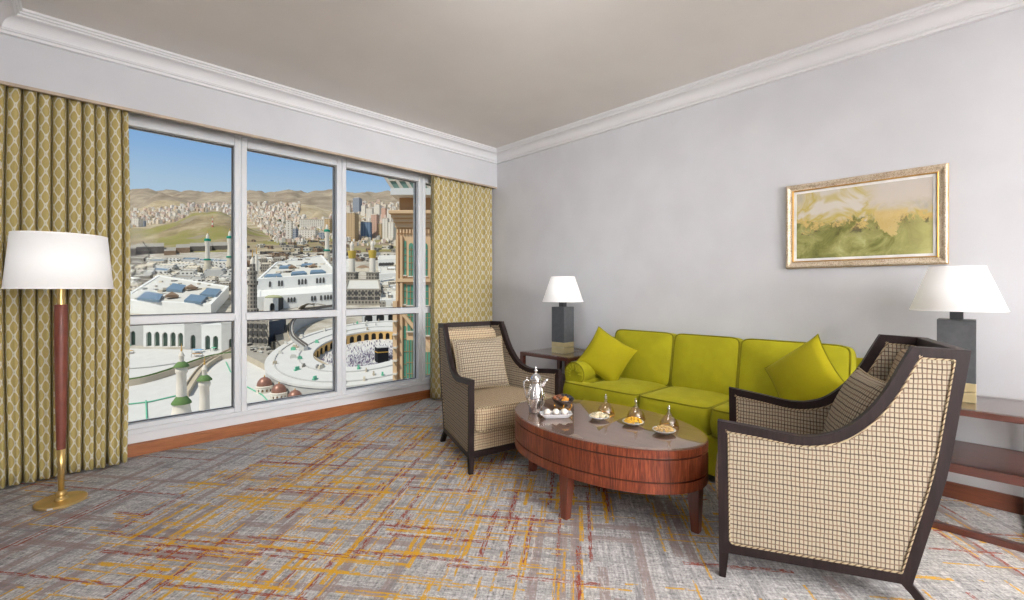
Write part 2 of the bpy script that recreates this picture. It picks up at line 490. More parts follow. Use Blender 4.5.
# pelmet board that hides the curtain track
m = MB().box(XL, XR, YP, YP+.022, 2.435, ZC)
struct(m.build('trim_pelmet', M['wall']))
m = MB().box(XL, XR, YP-.001, YP+.024, 2.417, 2.435)
struct(m.build('trim_pelmet_edge', M['pelmet_wood']))
# crown moulding, mitred round the room
prof = [(.0,-.0005),(.118,-.0005),(.118,-.014),(.110,-.018),(.107,-.018),(.107,-.028),(.099,-.032),(.096,-.032),(.096,-.041),(.088,-.046),(.085,-.046)]
for i in range(9):
    t = i/8*PI/2
    prof.append((.085-.053*math.sin(t), -.046-.062*(1-math.cos(t))))
prof += [(.028,-.110),(.028,-.116),(.018,-.120),(.018,-.136),(.006,-.140),(.0,-.140)]
m = MB(); rings = []
for d, z in prof:
    rings.append([(XL+d, YB+d, ZC+z), (XR-d, YB+d, ZC+z), (XR-d, YP-d, ZC+z), (XL+d, YP-d, ZC+z)])
m.loft(rings, True, False, False)
struct(m.build('trim_crown', M['trim']))
# baseboards
def base_prof(m, ax):
    pass
m = MB().box(XL, XR, YW-.020, YW, 0, .082).box(XL, XR, YW-.014, YW, .082, .092)
struct(m.build('baseboard_window', M['base_wood'], bevel=.003))
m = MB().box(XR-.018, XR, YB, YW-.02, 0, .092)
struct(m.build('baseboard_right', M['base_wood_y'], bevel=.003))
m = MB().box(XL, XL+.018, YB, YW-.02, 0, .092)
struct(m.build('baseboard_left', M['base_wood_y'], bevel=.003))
m = MB().box(XL+.018, XR-.018, YB, YB+.018, 0, .092)
struct(m.build('baseboard_back', M['base_wood'], bevel=.003))

# windows: four tall units, each a white frame with a fixed pane above and below the transom
XM = [.10, .985, 1.835, 2.735, 3.60]
for i in range(4):
    x0, x1 = XM[i], XM[i+1]
    e = bpy.data.objects.new(f'window_{i+1}', None); COL.objects.link(e); e.location = ((x0+x1)/2, YW, 0)
    struct(e); hw = (x1-x0)/2
    f = MB(); a = .0
    y0, y1 = -.012, .10
    mw = .046                     # half of a mullion
    f.box(-hw+.004, -hw+mw, y0, y1, WZ0, WZ1); f.box(hw-mw, hw-.004, y0, y1, WZ0, WZ1)
    f.box(-hw+mw, hw-mw, y0, y1, WZ0, .232); f.box(-hw+mw, hw-mw, y0, y1, 2.385, WZ1)
    o = f.build('window_frame', M['frame_white'], e, bevel=.006)
    c = MB().box(-hw, -hw+.004, y0+.012, y1, WZ0, WZ1).box(hw-.004, hw, y0+.012, y1, WZ0, WZ1)
    c.build('mullion_joint', M['gasket'] if False else M['frame_white'], e)
    t = MB().box(-hw+mw-.012, hw-mw+.012, y0-.012, y1, .948, 1.012)
    t.build('transom', M['frame_white'], e, bevel=.008)
    s = MB().box(-hw-.002, hw+.002, y0-.020, y0, WZ0-.002, WZ0+.034)
    s.build('sill_ledge', M['frame_white'], e, bevel=.005)
    for nm, za, zb in (('upper_pane', 1.012, 2.385), ('lower_pane', .232, .948)):
        p = MB().box(-hw+mw, hw-mw, .050, .056, za, zb)
        p.build(nm, M['pane'], e)
        q = MB()
        for (xa, xb, zc, zd) in ((-hw+mw, hw-mw, zb-.009, zb), (-hw+mw, hw-mw, za, za+.006), (-hw+mw, -hw+mw+.006, za, zb), (hw-mw-.008, hw-mw, za, zb)):
            q.box(xa, xb, .040, .050, zc, zd)
        q.build('glazing_gasket', M['gasket'], e)

# curtains
def curtain(name, label, x0, x1, nf, amp, seed, flare=0, wide=1.0):
    R = random.Random(seed); N = nf*14
    ph = [R.uniform(-.25,.25) for _ in range(nf+1)]; am = [R.uniform(.75,1.2) for _ in range(nf+1)]
    def path(s, z):
        k = s*nf; i = min(int(k), nf-1); t = k-i
        A = amp*(am[i]*(1-t)+am[i+1]*t); p = ph[i]*(1-t)+ph[i+1]*t
        drop = 1-z/2.6
        w = 2*PI*(k+.5*p)
        y = A*(1-2*abs(math.cos(w/2))**.75)*(1+.12*drop) + .012*math.sin(3*w+seed)*drop
        x = x0+(x1-x0)*s + .16*(x1-x0)/nf*math.sin(w+.6) + flare*(s-.5)*math.sin(PI*min(1,drop*1.05))
        return x, y
    nz = 26; zt, zb = 2.58, .018
    # arc length for the cloth pattern
    al = [0]
    for i in range(N):
        a = path(i/N, 1.3); b = path((i+1)/N, 1.3); al.append(al[-1]+math.hypot(b[0]-a[0], b[1]-a[1]))
    me = bpy.data.meshes.new(name); vs = []; fs = []; uv = []
    for j in range(nz+1):
        z = zt+(zb-zt)*j/nz
        for i in range(N+1):
            x, y = path(i/N, z); vs.append((x, y, z)); uv.append((al[i], z))
    for j in range(nz):
        for i in range(N):
            a = j*(N+1)+i; fs.append((a, a+1, a+N+2, a+N+1))
    me.from_pydata(vs, [], fs); L = me.uv_layers.new(name='UVMap')
    for p in me.polygons:
        p.use_smooth = True
        for li in p.loop_indices: L.data[li].uv = uv[me.loops[li].vertex_index]
    me.materials.append(M['curtain'])
    o = bpy.data.objects.new(name, me); COL.objects.link(o)
    s = o.modifiers.new('thick', 'SOLIDIFY'); s.thickness = .004; s.offset = 0
    o.location = (0, 4.115, 0)
    return tag(o, label, 'curtain', None)
curtain('curtain', 'gold ogee-patterned curtain hanging left of the window, behind the floor lamp', -.325, .258, 9, .060, 3, .03)
curtain('curtain', 'gold ogee-patterned curtain in the room corner behind the far armchair', 2.77, 3.61, 12, .055, 5, .0)

# ------------------------------------------------------------------ cushions
def se(t, e):
    return math.copysign(abs(t)**e, t)
def cushion(mb, w, d, h, puff=.02, rx=.035, n=14, M=None, sag=0, edge=.6):
    """box cushion: softly rounded rectangle w x d, height h, crowned top and bottom; returns seam loops"""
    def outline(t, inset=0):
        c, s_ = math.cos(t), math.sin(t)
        return (se(c, .18)*(w/2-inset), se(s_, .18)*(d/2-inset))
    NT = 64
    prof = []
    r = min(rx, h*.45)
    rings = []
    def crown(k): return puff*(1-k**2.5)
    lay = [(-1, .0), (-1, .35), (-1, .65), (-1, .85), (-1, .95), (-1, 1.0)]
    ks = [.02, .35, .6, .8, .92, .98]
    def ring(k, z, bul=0):
        out = []
        for j in range(NT):
            t = 2*PI*(j+.5)/NT
            x, y = outline(t)
            L = math.hypot(x, y)
            f = k*(1+bul/L) if k >= .999 else k
            out.append((x*f, y*f, z))
        return out
    for k in ks: rings.append(ring(k, -h/2-crown(k)+ (0 if k < .95 else .003)))
    for i in range(5):
        t = i/4
        rings.append(ring(1.0, -h/2+.006+(h-.012)*t, .012*math.sin(PI*t)))
    for k in reversed(ks): rings.append(ring(k, h/2+crown(k)-(0 if k < .95 else .003)))
    mb.loft(rings, True, True, True, M)
    lp = lambda z: [tuple((M or Matrix()) @ Vector((*outline(2*PI*(j+.5)/NT, .002), z))) for j in range(NT)]
    return lp(h/2-.002), lp(-h/2+.002)

def pillow(mb, w, h, t, M=None, n=18, pinch=.07):
    """square throw pillow, thin at the seam, corners drawn out"""
    def P(u, v, sg):
        x = 2*u-1; y = 2*v-1
        f = max(0, (1-x**2)*(1-y**2))**.42
        px = x*(1-pinch*(1-abs(y)**2.2)); py = y*(1-pinch*(1-abs(x)**2.2))
        return (px*w/2, py*h/2, sg*t/2*f)
    mb.grid(lambda u, v: P(u, v, 1), n, n, M)
    mb.grid(lambda u, v: P(u, v, -1), n, n, M, True)
    seam = []
    for k in range(n): seam.append(P(k/n, 0, 1))
    for k in range(n): seam.append(P(1, k/n, 1))
    for k in range(n): seam.append(P(1-k/n, 1, 1))
    for k in range(n): seam.append(P(0, 1-k/n, 1))
    return [tuple((M or Matrix()) @ Vector(p)) for p in seam]
def T(loc=(0,0,0), rx=0, ry=0, rz=0):
    return Matrix.Translation(loc) @ Matrix.Rotation(rz,4,'Z') @ Matrix.Rotation(ry,4,'Y') @ Matrix.Rotation(rx,4,'X')
# ------------------------------------------------------------------ armchairs
def smooth_pts(pts, n=4):
    """Catmull-Rom through 2D points"""
    out = []
    for i in range(len(pts)-1):
        p0 = pts[max(i-1,0)]; p1 = pts[i]; p2 = pts[i+1]; p3 = pts[min(i+2, len(pts)-1)]
        for k in range(n):
            t = k/n
            out.append(tuple(.5*((2*p1[a]) + (-p0[a]+p2[a])*t + (2*p0[a]-5*p1[a]+4*p2[a]-p3[a])*t*t + (-p0[a]+3*p1[a]-3*p2[a]+p3[a])*t**3) for a in (0,1)))
    out.append(pts[-1]); return out
def inset(poly, d):
    n = len(poly); out = []
    A = sum(poly[i][0]*poly[(i+1)%n][1]-poly[(i+1)%n][0]*poly[i][1] for i in range(n))
    sg = 1 if A > 0 else -1
    for i in range(n):
        p, q, r = Vector(poly[i-1]), Vector(poly[i]), Vector(poly[(i+1)%n])
        a = (q-p).normalized(); b = (r-q).normalized()
        na = Vector((-a.y, a.x))*sg; nb = Vector((-b.y, b.x))*sg
        m = (na+nb); L = m.length
        m = m/L if L > 1e-6 else na
        k = d/max(.45, m.dot(na))
        out.append(tuple(q+m*k))
    return out
def fillet(poly, r, n=5, amin=35):
    out = []; N = len(poly)
    for i in range(N):
        p, q, s_ = Vector(poly[i-1]), Vector(poly[i]), Vector(poly[(i+1)%N])
        a = (p-q); b = (s_-q)
        ang = math.degrees(a.angle(b))
        if 180-ang < amin: out.append(tuple(q)); continue
        d = min(r, a.length*.45, b.length*.45)
        A = q+a.normalized()*d; B = q+b.normalized()*d
        for k in range(n+1):
            t = k/n
            out.append(tuple((1-t)**2*A + 2*t*(1-t)*q + t*t*B))
    return out
def chair_w(y): return .235+(y+.45)*.128/.78
ARM = [(.348,.652),(.19,.636),(.05,.620),(-.05,.640),(-.115,.682),(-.178,.752),(-.226,.830),(-.268,.920),(-.302,.990)]
def make_armchair(label):
    t = thing('armchair', label, 'armchair')
    ES = M['espresso']
    top = smooth_pts(ARM, 4)
    rear = smooth_pts([(-.470,.984),(-.437,.75),(-.402,.52),(-.345,.28),(-.302,.105)], 3)
    outer = [(.342,.105)] + top + rear
    inner = fillet(inset(outer, .036), .026)
    fab = inset(inner, -.001)
    for s in (-1, 1):
        def mp(y, z, w, s=s): return (s*(chair_w(y)+w), y, z)
        fr = MB(); fr.poly([outer, inner], mp, .036)
        f = fr.build('side_frame', ES, t, bevel=.004)
        p = MB(); p.poly([fab], mp, .024)
        p.build('side_panel', M['weave'], t)
        pi = MB()
        for w in (.015, -.015):
            pi.tube([mp(y, z, w) for y, z in inset(inner, .004)], .0036, 6, True)
        pi.build('piping', M['piping'], t, smooth=True, uv=False)
        lg = MB(); x = s*chair_w(.325); lg.taper((x+s*.004,.329,0), .030,.026, (x,.3235,.106), .036,.037)
        lg.build('leg', ES, t, bevel=.003)
        lg = MB(); rg = []
        for (y, z, ww) in ((-.357,0,.030),(-.338,.035,.033),(-.316,.07,.036),(-.284,.108,.040),(-.280,.135,.042)):
            xx = s*chair_w(-.30); rg.append([(xx-.018,y-ww/2,z),(xx+.018,y-ww/2,z),(xx+.018,y+ww/2,z),(xx-.018,y+ww/2,z)])
        lg.loft(rg); lg.build('leg', ES, t, bevel=.003)
    # front and rear rails, top rail of the back
    b = MB(); w = chair_w(.32)-.018
    b.box(-w, w, .300, .336, .105, .145); b.build('front_rail', ES, t, bevel=.003)
    b = MB(); w = chair_w(-.28)-.018
    b.box(-w, w, -.302, -.268, .105, .145); b.build('rear_rail', ES, t, bevel=.003)
    b = MB(); w = chair_w(-.45)-.016
    b.loft([[(x,-.470,.984),(x,-.430,.984),(x,-.424,.950),(x,-.464,.944)] for x in (-w, w)])
    b.build('top_rail', ES, t, bevel=.003)
    # front apron under the seat
    w = chair_w(.31)-.019
    b = MB().box(-w, w, .285, .318, .145, .285); b.build('apron', M['weave_in'], t, bevel=.006)
    # outside back: padded panel between the rear posts
    b = MB()
    def ob(u, v):
        z = .145+(.945-.145)*v
        y = -.270 - (z-.145)/.80*.178 - .010*math.sin(PI*u)*math.sin(PI*v)
        x = (2*u-1)*(chair_w(y)-.017)
        return (x, y, z)
    b.grid(ob, 12, 14)
    b.build('outside_back', M['weave'], t, smooth=True, solid=.02)
    # seat deck and cushion
    b = MB()
    def tray(z):
        return [(-chair_w(.28)+.02,.285,z),(chair_w(.28)-.02,.285,z),(chair_w(-.26)-.02,-.27,z),(-chair_w(-.26)+.02,-.27,z)]
    b.loft([tray(.15), tray(.265)]); b.build('seat_deck', M['weave_in'], t)
    b = MB(); lp = cushion(b, 1, .62, .165, .018, .05)
    for i, v in enumerate(b.v):
        x, y, z = v; yy = y+.045
        b.v[i] = (x*2*(chair_w(yy)-.021), yy+ .012*math.cos(x*PI)*(1 if y > .2 else 0), z+.362 + .012*(yy))
    b.build('seat_cushion', M['weave_in'], t, smooth=True, angle=50)
    pi = MB()
    for l in lp:
        pi.tube([(x*2*(chair_w(y+.045)-.0205), y+.045+ .012*math.cos(x*PI)*(1 if y > .2 else 0), z+.362+.012*(y+.045)) for x, y, z in l], .0045, 6, True)
    pi.build('piping', M['piping'], t, smooth=True, uv=False)
    # inner back cushion, leaning
    b = MB(); cushion(b, 1, .50, .09, .02, .04)
    a = math.radians(74)
    for i, v in enumerate(b.v):
        x, y, z = v
        yy = -.285 - (y+.25)*math.cos(a) + z*math.sin(a) + .012
        zz = .445 + (y+.25)*math.sin(a) + z*math.cos(a)
        b.v[i] = (x*2*(chair_w(yy)-.022), yy, zz)
    b.build('back_cushion', M['weave_in'], t, smooth=True, angle=50)
    return t
def chair_pillow(chair, label, w, rx, loc, rz=0):
    o = MB(); seam = pillow(o, w, w*.93, .15)
    p = o.build('throw_pillow', M['weave'], None, smooth=True)
    pi = MB(); pi.tube(seam, .005, 6, True); pi.build('piping', M['piping'], p, smooth=True, uv=False)
    mw = Matrix.Translation(chair.location) @ Matrix.Rotation(chair.rotation_euler.z,4,'Z') @ T(loc, rx, 0, rz)
    p.location = mw.translation; p.rotation_euler = mw.to_euler()
    return tag(p, label, 'pillow', None)
c1 = make_armchair('woven check armchair with dark wood frame at right, seen from its side')
c1.location = (2.400,.530,0); c1.rotation_euler = (0,0,math.radians(16.7))
c2 = dup(c1, (2.276,2.541,0), math.radians(168.5), 'woven check armchair with dark wood frame in front of the corner curtain')
c2.scale = (1,1,.945)
chair_pillow(c1, 'woven check throw pillow on the armchair at right', .43, math.radians(111), (-.01,-.175,.645), math.radians(8))
chair_pillow(c2, 'woven check throw pillow on the far armchair by the window', .44, math.radians(109), (.015,-.175,.625), math.radians(-3))

# ------------------------------------------------------------------ sofa (back to the right wall, seat facing -X)
SX, SY0, SY1 = 2.80, .36, 2.34
def make_sofa():
    t = thing('sofa', 'long chartreuse rolled-arm sofa against the right wall', 'sofa', (3.2, (SY0+SY1)/2, 0))
    cy = (SY0+SY1)/2; L = SY1-SY0; X0 = SX-3.2; XB = 3.60-3.2
    iw = .22                                      # arm thickness
    b = MB().box(X0+.055, XB-.02, -L/2+.03, L/2-.03, .04, .30)
    b.build('base', M['lime'], t, bevel=.02)
    b = MB()
    for sx in (X0+.10, XB-.08):
        for sy in (-L/2+.09, L/2-.09):
            b = MB(); b.taper((sx,sy,0), .04,.04, (sx,sy,.05), .055,.055); b.build('leg', M['espresso'], t)
    # back
    b = MB(); rg = []
    for (x, z) in ((XB-.20,.28),(XB-.14,.60),(XB-.12,.74),(XB-.09,.775),(XB-.05,.775),(XB-.02,.74),(XB-.01,.60),(XB-.01,.06),(XB-.20,.06)):
        rg.append((x, z))
    rg = fillet(rg, .02)
    b.loft([[(x, y, z) for x, z in rg] for y in (-L/2+.03, -L/2+.045, L/2-.045, L/2-.03)])
    b.build('back', M['lime'], t, smooth=True, angle=40)
    # rolled arms
    def scroll(k):
        pts = []
        r = .088
        for i in range(15):
            a = math.radians(205 - i*17.5)
            pts.append((r*math.cos(a)*1.08, .535+r*math.sin(a)))
        pts += [(.085,.45),(.078,.38),(.078,.06),(-.07,.06),(-.07,.40)]
        return pts
    for s in (-1, 1):
        pr = scroll(0); yc = s*(L/2-.105)
        b = MB(); rg = []
        for (x, k) in ((X0+.060,.93),(X0+.068,.985),(X0+.085,1.0),(XB-.30,1.0),(XB-.06,.96)):
            rg.append([(x, yc - s*(p[0])*k, .30+(p[1]-.30)*k) for p in pr])
        b.loft(rg); a = b.build('arm', M['lime'], t, smooth=True, angle=38)
        pi = MB(); pi.tube([(X0+.068, yc - s*p[0]*.99, .30+(p[1]-.30)*.99) for p in pr], .006, 6, True)
        pi.build('piping', M['lime_pipe'], a, smooth=True, uv=False)
        # gathered pleats on the front of the scroll
        pl = MB()
        for i in range(9):
            aa = math.radians(195-i*24)
            pl.tube([(X0+.058, yc - s*.035*math.cos(aa), .525+.035*math.sin(aa)), (X0+.060, yc - s*.085*math.cos(aa), .525+.085*math.sin(aa))], [.006,.003], 6)
        pl.build('pleats', M['lime'], a, smooth=True, uv=False)
    # three seat cushions, the outer ones wrapping in front of the arms
    n = 3; sw = (L-2*iw)/n
    for i in range(n):
        y0, y1 = ((-L/2+iw, 1.148-cy), (1.148-cy, 1.64-cy), (1.64-cy, L/2-iw))[i]
        ya, yb = y0+.004, y1-.004
        d = XB-.20-X0
        b = MB(); lp = cushion(b, d, yb-ya, .17, .022, .05)
        def warp(v):
            x, y, z = v
            fx = x+X0+d/2
            # ears of the T-shaped end cushions
            k = max(0, min(1, (X0+.075-fx)/.02))
            if i == 0: y -= k*(iw-.02)*max(0, -y)/((yb-ya)/2)
            if i == n-1: y += k*(iw-.02)*max(0, y)/((yb-ya)/2)
            return (fx, y+(ya+yb)/2, z+.382 - .02*(fx-X0))
        b.v = [warp(v) for v in b.v]
        c = b.build('seat_cushion', M['lime'], t, smooth=True, angle=50)
        pi = MB()
        for l in lp: pi.tube([warp(v) for v in l], .0055, 6, True)
        pi.build('piping', M['lime_pipe'], c, smooth=True, uv=False)
    # front border below the cushions
    b = MB().box(X0+.02, X0+.06, -L/2+.02, L/2-.02, .05, .292); b.build('front_border', M['lime'], t, bevel=.012)
    # three back cushions
    bw = (2.20-.515)/3
    for i in range(3):
        y0, y1 = ((.515-cy, 1.148-cy), (1.148-cy, 1.634-cy), (1.634-cy, 2.17-cy))[i]
        b = MB(); lp = cushion(b, .42, y1-y0-.008, .17, .03, .05)
        a = math.radians(78)
        def warp(v):
            x, y, z = v; q = x+.21
            xx = XB-.245 + q*math.cos(a) - z*math.sin(a) + .0
            zz = .455 + q*math.sin(a) + z*math.cos(a)
            return (xx, y+(y0+y1)/2, zz-.02)
        b.v = [warp(v) for v in b.v]
        c = b.build('back_cushion', M['lime'], t, smooth=True, angle=50)
        pi = MB()
        for l in lp: pi.tube([warp(v) for v in l], .0055, 6, True)
        pi.build('piping', M['lime_pipe'], c, smooth=True, uv=False)
    return t
make_sofa()
def lime_pillow(label, loc, w, rot):
    o = MB(); seam = pillow(o, w, w, .15, None, 18, .09)
    p = o.build('throw_pillow', M['lime_pillow'], None, smooth=True)
    pi = MB(); pi.tube(seam, .0035, 6, True); pi.build('seam', M['lime_pipe'], p, smooth=True, uv=False)
    p.location = loc; p.rotation_euler = rot
    return tag(p, label, 'pillow')
def basis(nrm, roll):
    """rotation whose local z is nrm, local y turned by roll from straight up"""
    z = Vector(nrm).normalized(); y = Vector((0,0,1)); y = (y - z*y.dot(z)).normalized(); x = y.cross(z)
    R = Matrix((x, y, z)).transposed()
    return (R @ Matrix.Rotation(roll, 3, 'Z')).to_euler()
lime_pillow('chartreuse throw pillow at the left end of the sofa, by the lamp table', (3.12,2.10,.655), .37, basis((-.72,-.62,.35), math.radians(-33)))
lime_pillow('chartreuse throw pillow at the right end of the sofa, behind the near armchair', (3.10,.715,.685), .39, basis((-.80,.42,.42), math.radians(44)))

# ------------------------------------------------------------------ side tables and their lamps
def make_side_table(label, x0, x1, y0, y1):
    H = .625
    cx, cy = (x0+x1)/2, (y0+y1)/2; w, d = (x1-x0)/2, (y1-y0)/2
    t = thing('side_table', label, 'side table', (cx,cy,0))
    mh = M['mahogany']; lw = .040
    b = MB(); b.poly([[(-w,-d),(w,-d),(w,d),(-w,d)], [(-w+.05,-d+.05),(w-.05,-d+.05),(w-.05,d-.05),(-w+.05,d-.05)]], lambda u,v,q: (u,v,H-.024+q), .030)
    b.build('top_frame', mh, t, bevel=.003)
    b = MB().box(-w+.05, w-.05, -d+.05, d-.05, H-.032, H-.012); b.build('top_panel', mh, t)
    b = MB().box(-w+.002, w-.002, -d+.002, d-.002, H-.009, H-.001); b.build('glass_top', M['table_glass'], t, bevel=.0015)
    for sx in (-1,1):
        for sy in (-1,1):
            b = MB().box(sx*(w-lw/2)-lw/2, sx*(w-lw/2)+lw/2, sy*(d-lw/2)-lw/2, sy*(d-lw/2)+lw/2, 0, H-.039)
            b.build('leg', mh, t, bevel=.002)
    b = MB().box(-w+.012, w-.012, -d+.012, d-.012, .325, .345).box(-w+.004, -w+.030, -d+lw, d-lw, .300, .345).box(w-.030, w-.004, -d+lw, d-lw, .300, .345)
    b.build('shelf', mh, t, bevel=.002)
    b = MB().box(-w+.004, -w+.036, -d+lw, d-lw, .0, .032).box(-w+.04, w-.04, -d+.004, -d+.034, 0, .032).box(-w+.04, w-.04, d-.034, d-.004, 0, .032)
    b.build('stretcher', mh, t, bevel=.003)
    return t
LT = (3.02, 3.60, 2.42, 3.00); RT = (3.10, 3.605, -.22, .325)
make_side_table('dark mahogany side table in the corner between far armchair and sofa', *LT)
make_side_table('dark mahogany side table at the right edge, beyond the near armchair', *RT)
def make_table_lamp(label, x, y, z):
    t = thing('table_lamp', label, 'table lamp', (x,y,z))
    b = MB().box(-.073,.073,-.073,.073,0,.050).box(-.073,.073,-.073,.073,.053,.098); b.build('brass_base', M['brass_pale'], t, bevel=.002)
    b = MB().box(-.073,.073,-.073,.073,.098,.420); b.build('body', M['lamp_dark'], t, bevel=.002)
    b = MB().box(-.026,.026,-.026,.026,.420,.480); b.build('neck', M['lamp_neck'], t, bevel=.002)
    b = MB().lathe([(.012,.480),(.012,.52),(.034,.56),(.036,.60),(.0,.63)], 16); b.build('bulb', M['bulb'], t, smooth=True)
    b = MB(); b.lathe([(.187,.468),(.108,.697)], 48, cap0=False, cap1=False)
    s = b.build('lamp_shade', M['shade'], t, smooth=True, solid=.003)
    for (r, zz) in ((.187,.469),(.108,.696)):
        b = MB(); b.tube([(r*math.cos(2*PI*k/48), r*math.sin(2*PI*k/48), zz) for k in range(48)], .0032, 6, True)
        b.build('shade_trim', M['shade'], s, smooth=True, uv=False)
    return t
l1 = make_table_lamp('white-shaded table lamp with square charcoal body on the corner side table', 3.235,2.655,.625)
l2 = dup(l1, (3.345,.068,.625), 0, 'white-shaded table lamp with square charcoal body on the right side table')
b = MB(); b.tube([(3.305,2.60,.629),(3.37,2.585,.629),(3.44,2.57,.629),(3.50,2.60,.629),(3.52,2.68,.629),(3.54,2.76,.629),(3.575,2.80,.629)], .0025, 6)
tag(b.build('lamp_cord', M['cord'], None, smooth=True, uv=False), 'thin lamp cord looping over the corner side table', 'cord')

# ------------------------------------------------------------------ floor lamp
def make_floor_lamp():
    t = thing('floor_lamp', 'brass and brown leather floor lamp with white drum shade before the left curtain', 'floor lamp', (-.055,3.605,0))
    b = MB().lathe([(.108,0),(.111,.003),(.111,.013),(.108,.016),(.0,.018)], 64); b.build('base', M['brass'], t, smooth=True, angle=40)
    b = MB().lathe([(.032,.016),(.030,.022),(.020,.030),(.017,.036),(.024,.042),(.026,.052),(.020,.062),(.013,.066)], 32); b.build('collar', M['brass'], t, smooth=True)
    b = MB().lathe([(.0135,.06),(.0155,.20),(.019,.305)], 32); b.build('lower_stem', M['brass'], t, smooth=True)
    b = MB().lathe([(.019,.300),(.0225,.42),(.0268,.70),(.0285,.95),(.0285,1.115),(.026,1.118)], 32); b.build('leather_stem', M['leather'], t, smooth=True, angle=40)
    b = MB().lathe([(.0165,1.116),(.0165,1.262)], 32); b.build('upper_stem', M['brass'], t, smooth=True, angle=40)
    b = MB().lathe([(.014,1.262),(.014,1.31),(.036,1.35),(.036,1.40),(.0,1.43)], 16); b.build('bulb', M['bulb'], t, smooth=True)
    b = MB().lathe([(.222,1.208),(.196,1.508)], 56, cap0=False, cap1=False); s = b.build('lamp_shade', M['shade'], t, smooth=True, solid=.003)
    for (r, zz) in ((.222,1.209),(.196,1.507)):
        b = MB(); b.tube([(r*math.cos(2*PI*k/48), r*math.sin(2*PI*k/48), zz) for k in range(48)], .0035, 6, True)
        b.build('shade_trim', M['shade'], s, smooth=True, uv=False)
    b = MB()
    for k in range(3):
        a = 2*PI*k/3; b.tube([(0,0,1.262),(.2205*math.cos(a),.2205*math.sin(a),1.224)], .003, 6)
    b.build('shade_spider', M['brass'], t, uv=False)
    b = MB().box(-.012,.012,-.001,.001,.0035,.0125)
    o = b.build('maker_tag', M['white_tag'], t); a = math.radians(-112)
    o.location = (.1125*math.cos(a), .1125*math.sin(a), 0); o.rotation_euler = (0,0,a+PI/2)
make_floor_lamp()

# ------------------------------------------------------------------ painting
def make_painting():
    y0, y1, z0, z1 = .108, .934, 1.353, 1.932
    cy, cz = (y0+y1)/2, (z0+z1)/2; w, h = (y1-y0)/2, (z1-z0)/2
    t = thing('framed_painting', 'gilt-framed olive and gold abstract painting on the right wall above the sofa', 'painting', (XR,cy,cz))
    def frame(name, prof, mat):
        b = MB(); b.loft([[(-x,-w+d,-h+d),(-x,w-d,-h+d),(-x,w-d,h-d),(-x,-w+d,h-d)] for d, x in prof], True, False, False)
        b.build(name, mat, t)
    frame('frame', [(0,.001),(0,.022),(.003,.030),(.009,.034),(.017,.033),(.026,.027),(.034,.024),(.040,.024)], M['gilt'])
    frame('outer_lip', [(-.002,.001),(-.003,.014),(-.001,.021),(.002,.022)], M['gold_edge'])
    frame('inner_lip', [(.040,.018),(.040,.026),(.043,.028),(.047,.026),(.049,.012)], M['gold_edge'])
    b = MB(); b.poly([[(-w+.046,-h+.046),(w-.046,-h+.046),(w-.046,h-.046),(-w+.046,h-.046)], [(-w+.064,-h+.064),(w-.064,-h+.064),(w-.064,h-.064),(-w+.064,h-.064)]], lambda u,v,q: (-.014+q,u,v), .006)
    b.build('mat_board', M['mat_board'], t)
    b = MB().box(-.014,-.004,-w+.048,w-.048,-h+.048,h-.048); b.build('canvas', M['painting'], t)
make_painting()

# ------------------------------------------------------------------ coffee table
CTX, CTY, CTA, CTB = 2.187, 1.51, .595, .385        # centre, half length (Y), half width (X)
def make_coffee_table():
    t = thing('coffee_table', 'oval red wood drum coffee table with glass top in the middle of the seating', 'coffee table', (CTX,CTY,0))
    def ell(mb, prof, cap0=True, cap1=True): mb.lathe(prof, 96, ex=1, ey=1, cap0=cap0, cap1=cap1, M=Matrix.Diagonal((CTB,CTA,1,1)))
    b = MB(); ell(b, [(.97,.238),(1,.242),(1,.292)]); b.build('lower_band', M['veneer'], t, smooth=True, angle=40)
    b = MB(); ell(b, [(1,.299),(1,.402)]); b.build('drum', M['veneer'], t, smooth=True, angle=40)
    b = MB(); ell(b, [(1,.409),(1,.446),(.985,.4475)]); b.build('upper_band', M['veneer'], t, smooth=True, angle=40)
    b = MB(); ell(b, [(.985,.290),(.985,.301)]); ell(b, [(.985,.400),(.985,.411)]); b.build('groove', M['groove'], t, smooth=True, angle=40)
    b = MB(); ell(b, [(.984,.440),(.984,.4485)]); b.build('top_panel', M['top_veneer'], t)
    b = MB(); ell(b, [(.994,.449),(1.0,.4505),(1.0,.4575),(.997,.459)]); b.build('glass_top', M['table_glass'], t, smooth=True, angle=40)
    for (x, y) in ((-.325,-.01),(.325,.0),(.025,-.54),(.0,.535)):
        b = MB(); b.taper((x*1.03,y*1.01,0), .038,.038, (x,y,.238), .062,.062); b.build('leg', M['veneer_plain'], t, bevel=.003)
make_coffee_table()
TZ = .459
def on_table(px, py, z=TZ):
    f = (EYE-z)*450/(py-290); r = (px-512)/450*f
    return CA*f+SA*r, SA*f-CA*r
